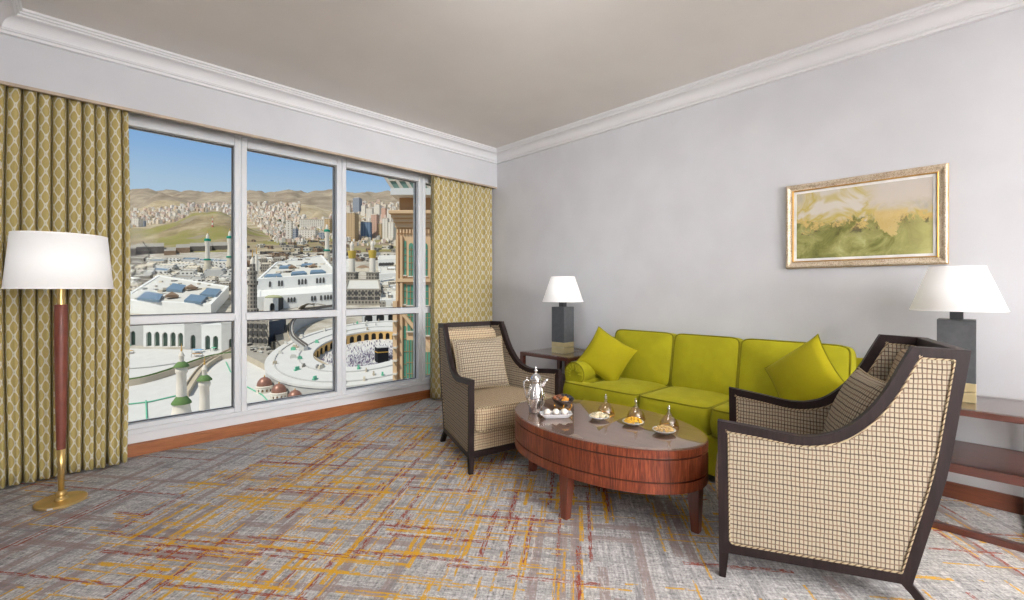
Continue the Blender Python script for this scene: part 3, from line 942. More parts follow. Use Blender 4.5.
# silver coffee pot
def make_pot():
    x, y = on_table(536, 411)
    t = thing('coffee_pot', 'polished silver coffee pot standing at the left end of the coffee table', 'coffee pot', (x,y,TZ), math.radians(-46))
    b = MB(); b.lathe([(.042,0),(.044,.004),(.045,.030),(.050,.052),(.0535,.072),(.053,.092),(.047,.122),(.039,.146),(.033,.165),(.031,.176),(.034,.182),(.036,.187),(.034,.191)], 40)
    b.build('body', M['silver'], t, smooth=True, angle=60)
    b = MB()
    for k in range(10):
        a = 2*PI*k/10; b.tube([((r+.0005)*math.cos(a),(r+.0005)*math.sin(a),z) for r, z in ((.045,.030),(.050,.052),(.0535,.072),(.053,.092),(.047,.122),(.039,.146),(.033,.165))], .0022, 5)
    b.build('fluting', M['silver'], t, smooth=True, uv=False)
    b = MB(); b.lathe([(.036,.190),(.038,.194),(.036,.202),(.028,.214),(.018,.224),(.010,.230),(.006,.236),(.011,.244),(.012,.250),(.006,.256),(.004,.262),(.005,.267),(.0015,.274),(.0,.280)], 32)
    b.build('lid', M['silver'], t, smooth=True)
    b = MB(); b.tube([(.032,0,.146),(.045,0,.160),(.054,0,.176),(.064,0,.190),(.076,0,.195)], [.014,.012,.010,.008,.006], 12)
    b.build('spout', M['silver'], t, smooth=True, uv=False)
    b = MB(); b.tube([(-.033,0,.180),(-.055,0,.190),(-.072,0,.180),(-.074,0,.150),(-.066,0,.110),(-.060,0,.085),(-.052,0,.070)], [.005,.006,.0065,.006,.0055,.005,.005], 10)
    b.tube([(-.05,0,.190),(-.056,0,.203),(-.050,0,.208)], [.004,.004,.003], 8)
    b.build('handle', M['silver'], t, smooth=True, uv=False)
make_pot()
# white tray with three wrapped sweets
def make_tray():
    x, y = on_table(556, 417)
    rz = math.atan2(SA*0-CA*1, CA*0+SA*1)          # long side across the view
    t = thing('serving_tray', 'small white porcelain tray with three sweets before the coffee pot', 'tray', (x,y,TZ), rz+math.radians(5))
    b = MB(); NT = 48
    def rr(w, d, z): return [(se(math.cos(2*PI*(j+.5)/NT),.3)*w, se(math.sin(2*PI*(j+.5)/NT),.3)*d, z) for j in range(NT)]
    b.loft([rr(.070,.028,0),(rr(.074,.032,.003)),rr(.095,.044,.024),rr(.093,.042,.0255),rr(.072,.030,.008),rr(.01,.005,.007)])
    b.build('dish', M['porcelain'], t, smooth=True, angle=50)
    for k in (-1,0,1):
        c = thing('sweet', ['white domed sweet at the left end of the white tray','white domed sweet in the middle of the white tray','white domed sweet at the right end of the white tray'][k+1], 'sweet', (0,0,0), 0, 'domed sweets on the white tray')
        mw = Matrix.Translation((x,y,TZ)) @ Matrix.Rotation(rz+math.radians(5),4,'Z')
        c.location = mw @ Vector((k*.050,.004,.0078)); c.rotation_euler = (0,0,rz)
        b = MB().lathe([(.019,0),(.021,.004),(.021,.012),(.019,.013)], 20); b.build('cup', M['choc_dark'], c, smooth=True, angle=40)
        b = MB().lathe([(.020,.012),(.0205,.020),(.017,.031),(.010,.038),(.0,.040)], 20); b.build('dome', M['choc'], c, smooth=True)
make_tray()
# bronze bowl on a gold stand, heaped with dried fruit
def pebble(mb, x, y, z, r, R, sq=(1,1,1)):
    n = 8; rg = []
    for (k, zz) in ((.45,-.85),(.85,-.45),(1,0),(.85,.5),(.4,.88)):
        rg.append([(x+r*sq[0]*k*math.cos(2*PI*j/n+R), y+r*sq[1]*k*math.sin(2*PI*j/n+R), z+r*sq[2]*zz) for j in range(n)])
    mb.loft(rg)
def make_bowl():
    x, y = on_table(563, 412)
    t = thing('footed_bowl', 'dark bronze bowl of dried fruit on gold legs beside the coffee pot', 'bowl', (x,y,TZ), math.radians(20))
    z0 = .034
    b = MB(); b.lathe([(.0,z0),(.026,z0+.001),(.046,z0+.016),(.062,z0+.036),(.068,z0+.050),(.066,z0+.0505)], 40, cap1=False); b.build('bowl', M['bowl_dark'], t, smooth=True)
    b = MB(); b.lathe([(.066,z0+.0505),(.058,z0+.036),(.042,z0+.020),(.0,z0+.008)], 40, cap0=False); b.build('lining', M['bowl_in'], t, smooth=True)
    b = MB()
    for k in range(4):
        a = 2*PI*k/4+.4; c, s_ = math.cos(a), math.sin(a)
        b.tube([(.050*c,.050*s_,z0+.022),(.052*c,.052*s_,.034),(.038*c,.038*s_,.014),(.046*c,.046*s_,.004)], [.003,.0035,.004,.004], 8)
    b.tube([(.038*math.cos(2*PI*k/24),.038*math.sin(2*PI*k/24),.014) for k in range(24)], .003, 6, True)
    b.build('stand', M['gold_leg'], t, smooth=True, uv=False)
    R = random.Random(4); n = 0
    for i in range(34):
        a = R.uniform(0, 2*PI); q = .054*math.sqrt(R.random()); px, py = q*math.cos(a), q*math.sin(a)
        # left half brown dates, right half dark ones, a few apricots in front
        wx = (px*math.cos(math.radians(20))-py*math.sin(math.radians(20))); wy = (px*math.sin(math.radians(20))+py*math.cos(math.radians(20)))
        side = wx*SA-wy*CA; front = -(wx*CA+wy*SA)
        kind = 'apricot' if (abs(side-.008) < .014 and front > .02) else ('dates_brown' if side < -.004 else 'dates_dark')
        b = MB(); pebble(b, 0,0,0, .0125, R.uniform(0,3), (1.25,.85,.8))
        nm = 'dried_apricot' if kind == 'apricot' else 'dried_date'
        o = b.build(nm, M[kind], None, smooth=True)
        zz = z0+.047+.018*(1-(q/.056)**2)+R.uniform(-.004,.003)
        ca, sa = math.cos(math.radians(20)), math.sin(math.radians(20))
        o.location = (x+px*ca-py*sa, y+px*sa+py*ca, TZ+zz); o.rotation_euler = (R.uniform(-.4,.4),R.uniform(-.4,.4),R.uniform(0,3))
        tag(o, {'apricot':'orange dried apricot at the front of the bronze bowl','dates_brown':'brown dried date in the left half of the bronze bowl','dates_dark':'near-black dried date in the right half of the bronze bowl'}[kind], 'dried fruit', {'apricot':'apricots in the bronze bowl','dates_brown':'brown dates in the bronze bowl','dates_dark':'black dates in the bronze bowl'}[kind])
make_bowl()
# three snack plates, each with its glass cloche set down behind it
def make_plate(px, py, mat, lab, kind, n, size, cdx, cdy, clab):
    x, y = on_table(px, py)
    t = thing('snack_plate', lab, 'plate', (x,y,TZ))
    b = MB(); b.lathe([(.0,.0),(.030,.0),(.034,.004),(.052,.013),(.059,.019),(.057,.0205),(.046,.013),(.030,.008),(.0,.0075)], 40, cap0=False, cap1=False); b.build('dish', M['porcelain'], t, smooth=True)
    b = MB(); R = random.Random(px)
    for i in range(n):
        a = R.uniform(0, 2*PI); q = .046*math.sqrt(R.random())
        pebble(b, q*math.cos(a), q*math.sin(a), .015+.020*(1-(q/.048)**2)*R.uniform(.55,1.0)+.002, size*R.uniform(.8,1.15), R.uniform(0,3), (1.2,.85,.75))
    o = b.build(kind[0], mat, None, smooth=True); o.location = (x,y,TZ+.0005)
    tag(o, kind[1], 'snack'); o['kind'] = 'stuff'
    cx, cy = x+SA*cdx+CA*cdy, y-CA*cdx+SA*cdy
    c = thing('glass_cloche', clab, 'cloche', (cx,cy,TZ))
    b = MB(); b.lathe([(.050,.001),(.0515,.006),(.049,.022),(.041,.040),(.029,.056),(.018,.067),(.010,.078),(.006,.088)], 40, cap0=False, cap1=False); b.build('dome', M['cloche'], c, smooth=True)
    b = MB(); b.lathe([(.0055,.087),(.004,.091),(.0075,.096),(.0095,.102),(.0075,.108),(.004,.111),(.0055,.114),(.004,.119),(.0,.121)], 20); b.build('knob', M['knob'], c, smooth=True)
    b = MB(); b.tube([(.051*math.cos(2*PI*k/40),.051*math.sin(2*PI*k/40),.0028) for k in range(40)], .0022, 6, True); b.build('rim', M['gold_leg'], c, smooth=True, uv=False)
make_plate(599, 419, M['cashew'], 'white plate of pale cashew nuts, leftmost of the three snack plates', ('cashew_nuts','heap of pale cashew nuts on the leftmost snack plate'), 60, .0085, .060, .098, 'glass cloche behind the plate of pale cashew nuts')
make_plate(633, 424.5, M['golden_bites'], 'white plate of golden yellow bites, middle of the three snack plates', ('golden_bites','heap of golden yellow bites on the middle snack plate'), 60, .0085, .045, .105, 'glass cloche behind the plate of golden yellow bites')
make_plate(664, 433, M['pistachio'], 'white plate of toasted tan nuts, rightmost of the three snack plates', ('toasted_nuts','heap of toasted tan nuts on the rightmost snack plate'), 80, .0072, .060, .098, 'glass cloche behind the plate of toasted tan nuts')
# ------------------------------------------------------------------ the city on the slope below the window
HEAD = math.atan2(-CA, SA)
GA, GB = 125.0, .19                      # ground: height = -GA + GB * distance along the view
def gup(f): return -GA + GB*f
def world(r, f, up): return (CA*f + SA*r, SA*f - CA*r, EYE + up)
def gp(px, py, h=0):
    f = (GA-h)/(GB-(290-py)/450); return (px-512)/450*f, f
def cthing(name, label, cat, px, py, group=None, drop=0):
    r, f = gp(px, py)
    t = thing(name, label, cat, world(r, f, gup(f)-drop), HEAD, group)
    return t, r, f, f/450
def masonry(name, c, c2, win=None, sx=4.0, sz=3.6, fx=.45, fz=.45, rough=.8):
    """wall with rows of window openings of its own (object x/y across, z up)"""
    g = G(name, rough, 0, .2); o = g.coord(); p = g.sep(o)
    n = g.noise(o, .15, 3)
    c0 = g.mix(n, lin(c), lin(c2))
    if win:
        u = g.math('FRACT', g.math('DIVIDE', g.math('ADD', p[0], p[1]), sx)); v = g.math('FRACT', g.math('DIVIDE', p[2], sz))
        nz = g.sep(g.n.new('ShaderNodeNewGeometry').outputs['Normal'])[2]
        w = g.math('MULTIPLY', g.math('LESS_THAN', u, fx), g.math('LESS_THAN', v, fz))
        w = g.math('MULTIPLY', w, g.math('LESS_THAN', g.math('ABSOLUTE', nz), .5))
        c0 = g.mix(w, c0, lin(win))
    g.col(c0); return g.m
CM = {
 'marble': masonry('white_marble', (226,224,218), (240,238,234)),
 'plaza': masonry('plaza_marble', (204,201,196), (220,217,212)),
 'cream': masonry('cream_stone', (212,200,178), (226,216,198)),
 'offwhite': masonry('offwhite_roof', (206,202,192), (222,218,210)),
 'greystone': masonry('grey_marble_bands', (178,176,172), (200,198,194)),
 'concrete': masonry('raw_concrete', (150,144,134), (176,168,156)),
 'darkwall': masonry('dark_hoarding', (92,88,86), (122,114,106)),
 'brown': masonry('brown_rubble', (128,106,88), (164,138,114)),
 'sky_blue': masonry('blue_skylight', (96,118,136), (126,144,158), rough=.3),
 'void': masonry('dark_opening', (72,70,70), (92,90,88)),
 'screen': masonry('green_door_screen', (112,134,124), (140,156,140)),
 'green': masonry('green_roof_tiles', (92,124,72), (118,144,92)),
 'teal': masonry('teal_balcony', (30,140,116), (50,160,132)),
 'yellow': masonry('yellow_balcony', (194,164,70), (212,184,98)),
 'shaft': masonry('ivory_minaret', (226,216,200), (238,230,218)),
 'gold': masonry('gold_finial', (206,160,84), (222,180,110), rough=.4),
 'copper': plain('copper_dome', (158,112,94), .4, .25, .08, .2),
 'ochre': masonry('ochre_arcade', (214,170,104), (228,190,130)),
 'black': masonry('black_cloth', (34,34,38), (44,44,48)),
 'goldband': masonry('gold_band', (196,150,70), (214,172,96)),
 'tan': masonry('tan_tower_stone', (208,174,136), (226,196,160)),
 'tan2': masonry('dark_tan_stone', (160,128,96), (184,150,116)),
 'tglass': masonry('green_tower_glass', (66,132,110), (112,168,146), rough=.15),
 'mull': masonry('pale_mullion', (214,204,190), (226,218,206)),
 'barrier': masonry('green_barrier', (104,180,146), (128,196,164)),
 'blue_tarp': masonry('blue_tarpaulin', (120,170,210), (150,190,220)),
 'path': masonry('walkway_stone', (186,172,150), (204,192,172)),
 'robe': masonry('white_robe', (224,222,222), (236,234,234)),
 'robe2': masonry('dark_robe', (104,92,118), (140,126,150)),
 'leaf': masonry('dark_leaf', (52,66,36), (72,86,48)),
}
def win(name, c, c2, w, **k):
    CM[name] = masonry(name, c, c2, w, **k); return CM[name]
win('h_white', (230,224,214), (242,236,228), (170,158,146), sx=9, sz=9, fx=.4, fz=.45)
win('h_cream', (222,208,188), (234,222,204), (164,146,126), sx=9, sz=9, fx=.4, fz=.45)
win('h_tan', (206,184,158), (220,198,172), (150,128,108), sx=9, sz=9, fx=.4, fz=.45)
win('h_pink', (218,192,178), (230,206,192), (160,136,124), sx=9, sz=9, fx=.4, fz=.45)
win('h_grey', (190,186,184), (206,202,200), (140,138,138), sx=9, sz=9, fx=.4, fz=.45)
win('t_tan', (196,168,130), (206,180,146), (136,108,78), sx=9, sz=8, fx=.35, fz=.5)
win('t_grey', (150,156,166), (170,174,182), (96,106,124), sx=10, sz=8, fx=.5, fz=.5)
win('t_blue', (116,136,162), (140,158,180), (82,104,136), sx=9, sz=7, fx=.6, fz=.6)
win('t_pink', (206,168,148), (216,180,162), (146,112,98), sx=9, sz=8, fx=.35, fz=.5)
win('t_white', (224,216,204), (234,228,218), (160,148,136), sx=10, sz=8, fx=.35, fz=.5)

for n_, c_, d_ in (('h_white',(230,224,214),(242,236,228)),('h_cream',(222,208,188),(234,222,204)),('h_tan',(206,184,158),(220,198,172)),('h_pink',(218,192,178),(230,206,192)),('h_grey',(190,186,184),(206,202,200))):
    win('u'+n_, c_, d_, tuple(v*.72 for v in c_), sx=.36, sz=.40, fx=.38, fz=.42)
win('m_win', (216,212,204), (232,228,220), (96,92,88), sx=7, sz=6, fx=.5, fz=.42)
win('c_win', (204,194,176), (220,210,194), (92,84,76), sx=6, sz=5.5, fx=.45, fz=.45)
win('scaffold', (146,138,126), (170,162,150), (98,92,86), sx=4.2, sz=4.6, fx=.55, fz=.6)
# ---- ground, hillside and mountains
def hsh(i, j):
    v = math.sin(i*127.1+j*311.7)*43758.5453; return v-math.floor(v)
def vn(x, y):
    i, j = math.floor(x), math.floor(y); u, v = x-i, y-j
    u = u*u*(3-2*u); v = v*v*(3-2*v)
    return (hsh(i,j)*(1-u)+hsh(i+1,j)*u)*(1-v)+(hsh(i,j+1)*(1-u)+hsh(i+1,j+1)*u)*v
def fbm(x, y): return vn(x,y)*.5+vn(x*2.1+5,y*2.1)*.27+vn(x*4.3,y*4.3+9)*.15+vn(x*9,y*9)*.08
HILLS = [  # px centre, distance, image height of the crest, px half widths left/right, depth, lumpiness
 (214,1750,212,62,34,230,.25), (165,5500,194,30,36,900,.3), (143,9000,189,40,34,1400,.25), (318,3000,211,10,16,260,.3), (300,4300,205,50,40,700,.3)]
def H(r, f):
    px = 512+450*r/f; z = gup(f)
    b = 0
    for (c, f0, yt, wl, wr, sf, lump) in HILLS:
        top = (290-yt)/450*f0 - gup(f0)
        w = wl if px < c else wr
        e = ((px-c)/w)**2*1.1 + ((f-f0)/sf)**2
        if e < 6: b = max(b, top*math.exp(-e)*(1-lump+lump*2*fbm(r/f0*26, f/f0*26)*1.0))
    if f > 6500:
        k = min(1, (f-6500)/3600); top = (290-191.5)/450*10000 - gup(10000)
        b = max(b, top*k*k*(3-2*k)*(.62+.68*fbm(px/17.0, f/1500.0)) )
    return z+b
def terrain(name, f0, f1, nf, mat, geo=True):
    me = bpy.data.meshes.new(name); vs = []; fs = []
    pxs = list(range(-260, 760, 3)); n = len(pxs)
    for j in range(nf+1):
        f = f0*(f1/f0)**(j/nf)
        for px in pxs:
            r = (px-512)/450*f; vs.append(world(r, f, H(r, f)))
    for j in range(nf):
        for i in range(n-1):
            a = j*n+i; fs.append((a, a+1, a+n+1, a+n))
    me.from_pydata(vs, [], fs)
    for p in me.polygons: p.use_smooth = True
    me.materials.append(mat); o = bpy.data.objects.new(name, me); COL.objects.link(o)
    return struct(o)
def hill_mat(name, cols, sc, green=None):
    g = G(name, .95, 0, .05); o = g.coord()
    n = g.noise(g.mapping(o, (sc,sc,sc*2)), 1, 6, .65)
    c = g.ramp(n, cols)
    if green:
        m = g.noise(g.mapping(o, (sc*.5,)*3), 1, 3, .5)
        z = g.sep(o)[2]
        c = g.mix(g.math('MULTIPLY', g.step(m, .44, .60), .8), c, lin(green))
        m2 = g.noise(g.mapping(o, (sc*.6,sc*.6,sc*1.6), (0,0,0), (40,11,3)), 1, 4, .6)
        c = g.mix(g.math('MULTIPLY', g.step(m2, .52, .62), .85), c, lin((150,138,122)))
    g.col(c); return g.m
terrain('hillside', 1180, 2350, 60, hill_mat('dry_hillside', [(.3,(122,108,88)),(.5,(156,140,110)),(.7,(184,170,144))], .012, (140,136,78)))
terrain('valley_floor', 2350, 5000, 40, hill_mat('dusty_valley', [(.3,(152,134,106)),(.5,(180,164,136)),(.7,(204,190,168))], .006))
terrain('mountain_range', 5000, 15000, 60, hill_mat('bare_mountain_hazed', [(.3,(130,116,100)),(.5,(158,144,126)),(.7,(184,170,148))], .0022))  # rock tone greyed a little to include distance haze
b = MB()
b.add([world(-1.9*120,120,gup(120)), world(1.0*120,120,gup(120)), world(1.0*1200,1200,gup(1200)), world(-1.9*1200,1200,gup(1200))], [(0,1,2,3)])
struct(b.build('city_ground', hill_mat('city_ground', [(.3,(150,140,126)),(.5,(182,174,160)),(.7,(206,200,190))], .05)))
def ground_at(px, py):
    """first terrain point under this sight line"""
    s = (290-py)/450; f = 700.0
    while f < 14000:
        r = (px-512)/450*f
        if H(r, f) >= s*f: return r, f
        f *= 1.004
    return None

# ---- plates that follow the slope: local frame of the object, z rises with y
def quad_local(t_rf, quad, h):
    out = []
    for (px, py) in quad:
        r, f = gp(px, py, h); out.append((r-t_rf[0], f-t_rf[1]))
    return out
def sloped(mb, pts, z0, z1):
    n = len(pts)
    rings = [[(x, y, z+GB*y) for x, y in pts] for z in (z0, z1)]
    return mb.loft(rings)
def shrink(pts, k):
    cx = sum(p[0] for p in pts)/len(pts); cy = sum(p[1] for p in pts)/len(pts)
    return [(cx+(x-cx)*k, cy+(y-cy)*k) for x, y in pts]
def plate(name, label, cat, quad, h, mat, roof=None, par=1.2, group=None, base=0.0, z0=-6):
    """walled block: quad = image corners of its roof edge, h metres above the street"""
    cx = sum(q[0] for q in quad)/len(quad); cy = sum(q[1] for q in quad)/len(quad)
    r, f = gp(cx, cy, h)
    t = thing(name, label, cat, world(r, f, gup(f)), HEAD, group)
    pts = quad_local((r, f), quad, h)
    b = MB(); sloped(b, pts, z0, h-par); b.build('walls', mat, t)
    if par > 0:
        o = MB(); inn = shrink(pts, .93)
        n = len(pts); rg = []
        for (pp, z) in ((pts,h-par),(pts,h),(inn,h),(inn,h-par)): rg.append([(x,y,z+GB*y) for x,y in pp])
        o.loft(rg, True, False, False); o.build('parapet', mat, t)
    o = MB(); sloped(o, shrink(pts, .93) if par > 0 else pts, h-par, h-par+.15); o.build('roof', roof or mat, t)
    return t, (r, f)
def patch(t, rf, name, quad, h, mat, th=.8):
    b = MB(); sloped(b, quad_local(rf, quad, h), h-th, h); return b.build(name, mat, t)
def pave(name, pts, mat, z=.35):
    cx = sum(q[0] for q in pts)/len(pts); cy = sum(q[1] for q in pts)/len(pts); r, f = gp(cx, cy)
    b = MB(); sloped(b, quad_local((r, f), pts, 0), -1, z)
    o = b.build(name, mat); o.location = world(r, f, gup(f)); o.rotation_euler = (0,0,HEAD)
    return struct(o)
pave('plaza', [(-60,345),(236,351),(242,372),(250,420),(240,470),(-60,470)], CM['plaza'])
pave('dome_plaza', [(242,352),(262,350),(300,374),(345,402),(345,425),(243,470)], CM['plaza'], .30)

def arch_wall(mb, x0, x1, z1, arches, t, z0=-4, y=0, n=8):
    """wall in the xz plane with pointed-round arch openings (centre, width, spring height)"""
    pts = [(x0,z0)]
    loops = []
    for (c, w, s) in arches:
        a = [(c-w/2,.2),(c+w/2,.2),(c+w/2,s)]
        for k in range(1, n): 
            q = k/n*PI; a.append((c+w/2*math.cos(q), s+w*.62*math.sin(q)))
        a.append((c-w/2,s)); loops.append(a)
    mb.poly([[(x0,z0),(x1,z0),(x1,z1),(x0,z1)]]+loops, lambda u,v,q: (u, y+q, v), t)

# marble arcade facing the plaza
def facade():
    def blk(name, label, cat, xa, xb, yb, yt, arches, depth, mat, group=None):
        t, r, f, k = cthing(name, label, cat, (xa+xb)/2, yb, group)
        w = (xb-xa)/2*k; h = (yb-yt)*k
        b = MB(); arch_wall(b, -w, w, h, [((c-(xa+xb)/2)*k, aw*k, (yb-ys)*k) for c, aw, ys in arches], 1.4); b.build('arch_wall', mat, t)
        b = MB().box(-w, w, 3.2, depth, -4, h); b.build('inner_block', CM['offwhite'], t)
        b = MB().box(-w, w, 2.6, 3.1, 0, h*.78); b.build('door_screen', CM['screen'], t)
        b = MB().box(-w-.3, w+.3, -.9, depth, h, h+1.2); b.build('cornice', mat, t)
        b = MB().box(-w, w, .7, 3.3, h-.6, h); b.build('soffit', mat, t)
        return t
    blk('mosque_gate', 'leftmost tall marble gate block facing the white plaza', 'gate', 122,144, 345.5,324, [(133.5,5.0,334)], 26, CM['greystone'])
    blk('arcade', 'marble arcade of five arches between two gate blocks above the plaza', 'arcade', 144,185, 346.5,325.5, [(149.5,5.4,335),(157.5,5.4,335),(165.5,5.4,335.5),(173.5,5.4,335.5),(181,5.2,336)], 22, CM['marble'])
    blk('arcade', 'marble arcade continuing left of the leftmost gate block, behind the curtain edge', 'arcade', 62,122, 343.5,323, [(70+9*i_,5.4,333) for i_ in range(6)], 22, CM['marble'])
    blk('mosque_gate', 'middle tall marble gate block right of the five arches', 'gate', 185,202, 349,324.5, [(193.5,5.0,338)], 26, CM['greystone'])
    blk('arcade', 'marble arcade of two arches at the right end of the plaza front', 'arcade', 202,222, 350,326, [(208,5.2,338.5),(216,5.2,339)], 22, CM['marble'])
    blk('mosque_gate', 'rightmost marble gate block by the window mullion', 'gate', 222,236, 352,324, [(231,3.5,341)], 26, CM['greystone'])
facade()

# ---- roofs of the mosque seen over the facade (left pane)
t, rf = plate('mosque_wing', 'large white flat-roofed wing with blue skylights in the left pane', 'building', [(118,299.5),(211,304.5),(229,286),(158,275)], 15, CM['marble'], CM['offwhite'])
for q in ([(137,298),(159,300),(163,294),(146,291)], [(166,289),(182,290),(186,285),(173,283)], [(184,300),(201,302),(207,296),(191,294)], [(200,294),(216,295),(221,289),(207,288)]):
    patch(t, rf, 'skylight', q, 17.6, CM['sky_blue'], 3)
for (px, py) in ((172,297.5),(191,289.5)):
    r, f = gp(px, py, 15); b = MB()
    b.lathe([(8,0),(8,3),(0,7)], 4, (r-rf[0], f-rf[1], 15+GB*(f-rf[1]))); b.build('roof_lantern', CM['brown'], t)
W1 = (t, rf)
b = MB(); R = random.Random(2)
for i in range(6):
    px = 133+i*13.5; r, f = gp(px, 311, 4)
    b.box(r-rf[0]-2.6, r-rf[0]+2.6, f-rf[1]-3, f-rf[1]+6, 5+GB*(f-rf[1]), 7.6+GB*(f-rf[1]))
R = random.Random(11)
rows = []
for yy in (283,279.5,276,272.5,269.5,266.5,264,261.5,259.5):
    x = 40+R.uniform(0,8)
    while x < 236:
        w = R.uniform(6,20); rows.append((x, yy+R.uniform(-1.4,1.4), w)); x += w+R.uniform(.5,5)
LOWLAB = 'low white terraced roof block among many behind the large wing, left pane'
for i, (x, y, w) in enumerate(rows):
    d = R.uniform(1.2,2.8); s = R.uniform(-1,2.5)
    t, rf = plate('roof_block', LOWLAB, 'building', [(x,y),(x+w,y+s*.4),(x+w+4,y-d+s*.4),(x+3,y-d)], R.uniform(7,15), CM[R.choice(['m_win','m_win','c_win','greystone','scaffold'])], CM[R.choice(['offwhite','offwhite','greystone','cream','concrete','sky_blue'])], 1.5, 'low roofs behind the large wing')
def roof_units(t, rf, quad, h, n, seed):
    R = random.Random(seed)
    for i in range(n):
        u, v = R.uniform(.05,.95), R.uniform(.05,.95)
        px = (quad[0][0]*(1-u)+quad[1][0]*u)*(1-v)+(quad[3][0]*(1-u)+quad[2][0]*u)*v; py = (quad[0][1]*(1-u)+quad[1][1]*u)*(1-v)+(quad[3][1]*(1-u)+quad[2][1]*u)*v
        r, f = gp(px, py, h); w, d = R.uniform(.8,3.2), R.uniform(1,5); x, y = r-rf[0], f-rf[1]; zz = h-1.2+GB*y
        MB().box(x-w, x+w, y-d, y+d, zz-.6, zz+R.uniform(.8,2.6)).build('roof_unit', CM[R.choice(['greystone','concrete','cream','path','darkwall'])], t)
roof_units(W1[0], W1[1], [(118,299.5),(211,304.5),(229,286),(158,275)], 15, 34, 5)
# dark hoardings and sheds at the foot of the green hill
for i, (x0, x1, y, h) in enumerate(((118,136,259,24),(136,148,258,26),(148,164,257,24),(164,176,257,14),(176,190,255.5,18),(190,212,254,18),(212,240,252.5,16))):
    lab = ['dark grey shed block at the foot of the green hill, left end of the row','second dark shed block from the left below the green hill','third dark shed block from the left below the green hill','low gap-filling shed below the green hill, fourth from the left','brown shed block left of the white minaret below the hill','long dark hoarding behind the white teal-ringed minaret','dark hoarding below the hill at the window mullion'][i]
    plate('shed', lab, 'shed', [(x0,y-h*.42),(x1,y-h*.42-.5),(x1,y-h*.42-4),(x0,y-h*.42-3.5)], h*.75, CM['darkwall'] if i not in (3,4) else CM['brown'], CM['concrete'], 0)
t, r, f, k = cthing('crane', 'thin dark crane jib leaning over the sheds below the green hill', 'crane', 149, 258)
b = MB(); b.tube([(0,0,0),(0,0,24)], 1.2, 6); b.build('mast', CM['void'], t, uv=False)
b = MB(); b.tube([(2,0,16),(-14,0,38)], .9, 6); b.build('jib', CM['void'], t, uv=False)

# ---- mosque in the second pane
t, rf = plate('mosque_wing', 'white mosque wing with blue skylights and arched windows in the second pane', 'building', [(257,279),(338,273.5),(322,255),(276,262)], 30, CM['marble'], CM['offwhite'])
for q in ([(264,276.5),(282,276),(280,273.5),(267,274)], [(279,267.5),(293,267),(291,265),(280,265.5)], [(291,274),(307,272.8),(304,270.8),(292,271.6)], [(310,272.5),(326,271.5),(322,269.4),(311,270)], [(301,265.5),(315,264.8),(312,263),(302,263.6)]):
    patch(t, rf, 'skylight', q, 31.5, CM['sky_blue'], 2.5)
for (px, py) in ((292,268.5),(313,267.5)):
    r, f = gp(px, py, 29); b = MB(); b.lathe([(7,0),(7,2),(0,6)], 4, (r-rf[0], f-rf[1], 29+GB*(f-rf[1]))); b.build('roof_lantern', CM['brown'], t)
roof_units(t, rf, [(257,279),(338,273.5),(322,255),(276,262)], 30, 34, 8)
def windows(t, rf, pts, h, w, hh, mat, arch=True):
    for (px, py) in pts:
        # on the front wall of the block: distance found along its front edge
        r, f = gp(px, py, h)
        b = MB(); x, y = r-rf[0], f-rf[1]; zz = h-hh/2+GB*y
        b.poly([[(-w/2,0),(w/2,0),(w/2,hh*.7),(w*.3,hh*.92),(0,hh),(-w*.3,hh*.92),(-w/2,hh*.7)]], lambda u,v,q: (x+u, y+q, zz+v), .8)
        b.build('arched_window', CM['void'], t)
def front_line(e0, e1, h, px):
    """image row of height h on the wall below roof edge e0-e1"""
    pass
def wall_windows(t, rf, e0, e1, hroof, hc, pxs, w, hh, mat=None):
    a = gp(*e0, hroof); b_ = gp(*e1, hroof)
    for px in pxs:
        s = (px-512)/450
        # intersect sight line px with wall plan line a-b
        dx, dy = b_[0]-a[0], b_[1]-a[1]
        q = (s*a[1]-a[0])/(dx-s*dy); r, f = a[0]+dx*q, a[1]+dy*q
        nx, ny = dy, -dx; L = math.hypot(nx, ny); nx, ny = nx/L, ny/L
        if ny > 0: nx, ny = -nx, -ny
        ux, uy = dx/L, dy/L
        x, y = r-rf[0]+nx*.3, f-rf[1]+ny*.3; z = hc-hh/2+GB*y
        m = MB(); m.poly([[(-w/2,0),(w/2,0),(w/2,hh*.7),(w*.3,hh*.92),(0,hh),(-w*.3,hh*.92),(-w/2,hh*.7)]], lambda u,v,p: (x+ux*u+nx*p, y+uy*u+ny*p, z+v+GB*uy*u), .8)
        m.build('arched_window', mat or CM['void'], t)
wall_windows(t, rf, (257,279), (338,273.5), 30, 22.5, [299,302.3,305.6,317,320.3,323.6,270,279,282], 2.4, 7.5)
t, rf = plate('mosque_terrace', 'lower white terrace with arched windows before the second pane mosque wing', 'building', [(257,297),(338,291.5),(338,283),(258,288.5)], 16, CM['marble'], CM['marble'], 1.0)
wall_windows(t, rf, (257,297), (338,291.5), 16, 10, [288.5,291.5,294.5,312,315,321,325,328,331], 2.2, 6)
t, r, f, k = cthing('mosque_gate', 'white portal with a green flat roof and dark arch in the second pane', 'gate', 271, 311)
b = MB(); arch_wall(b, -7*k, 7*k, 13*k, [(1.5*k, 5*k, 5*k)], 1.5); b.build('arch_wall', CM['marble'], t)
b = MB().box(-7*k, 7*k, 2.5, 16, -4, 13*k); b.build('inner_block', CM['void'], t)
b = MB(); b.lathe([(9*k,0),(9*k,1.2),(5*k,3.2),(0,3.6)], 24, (-1*k,8,13*k), 1, .5); b.build('roof', masonry('pale_green_roof', (168,170,130), (184,184,150)), t)
t, r, f, k = cthing('canopy', 'grey crumpled canopy low in front of the second pane mosque', 'canopy', 314, 309)
b = MB()
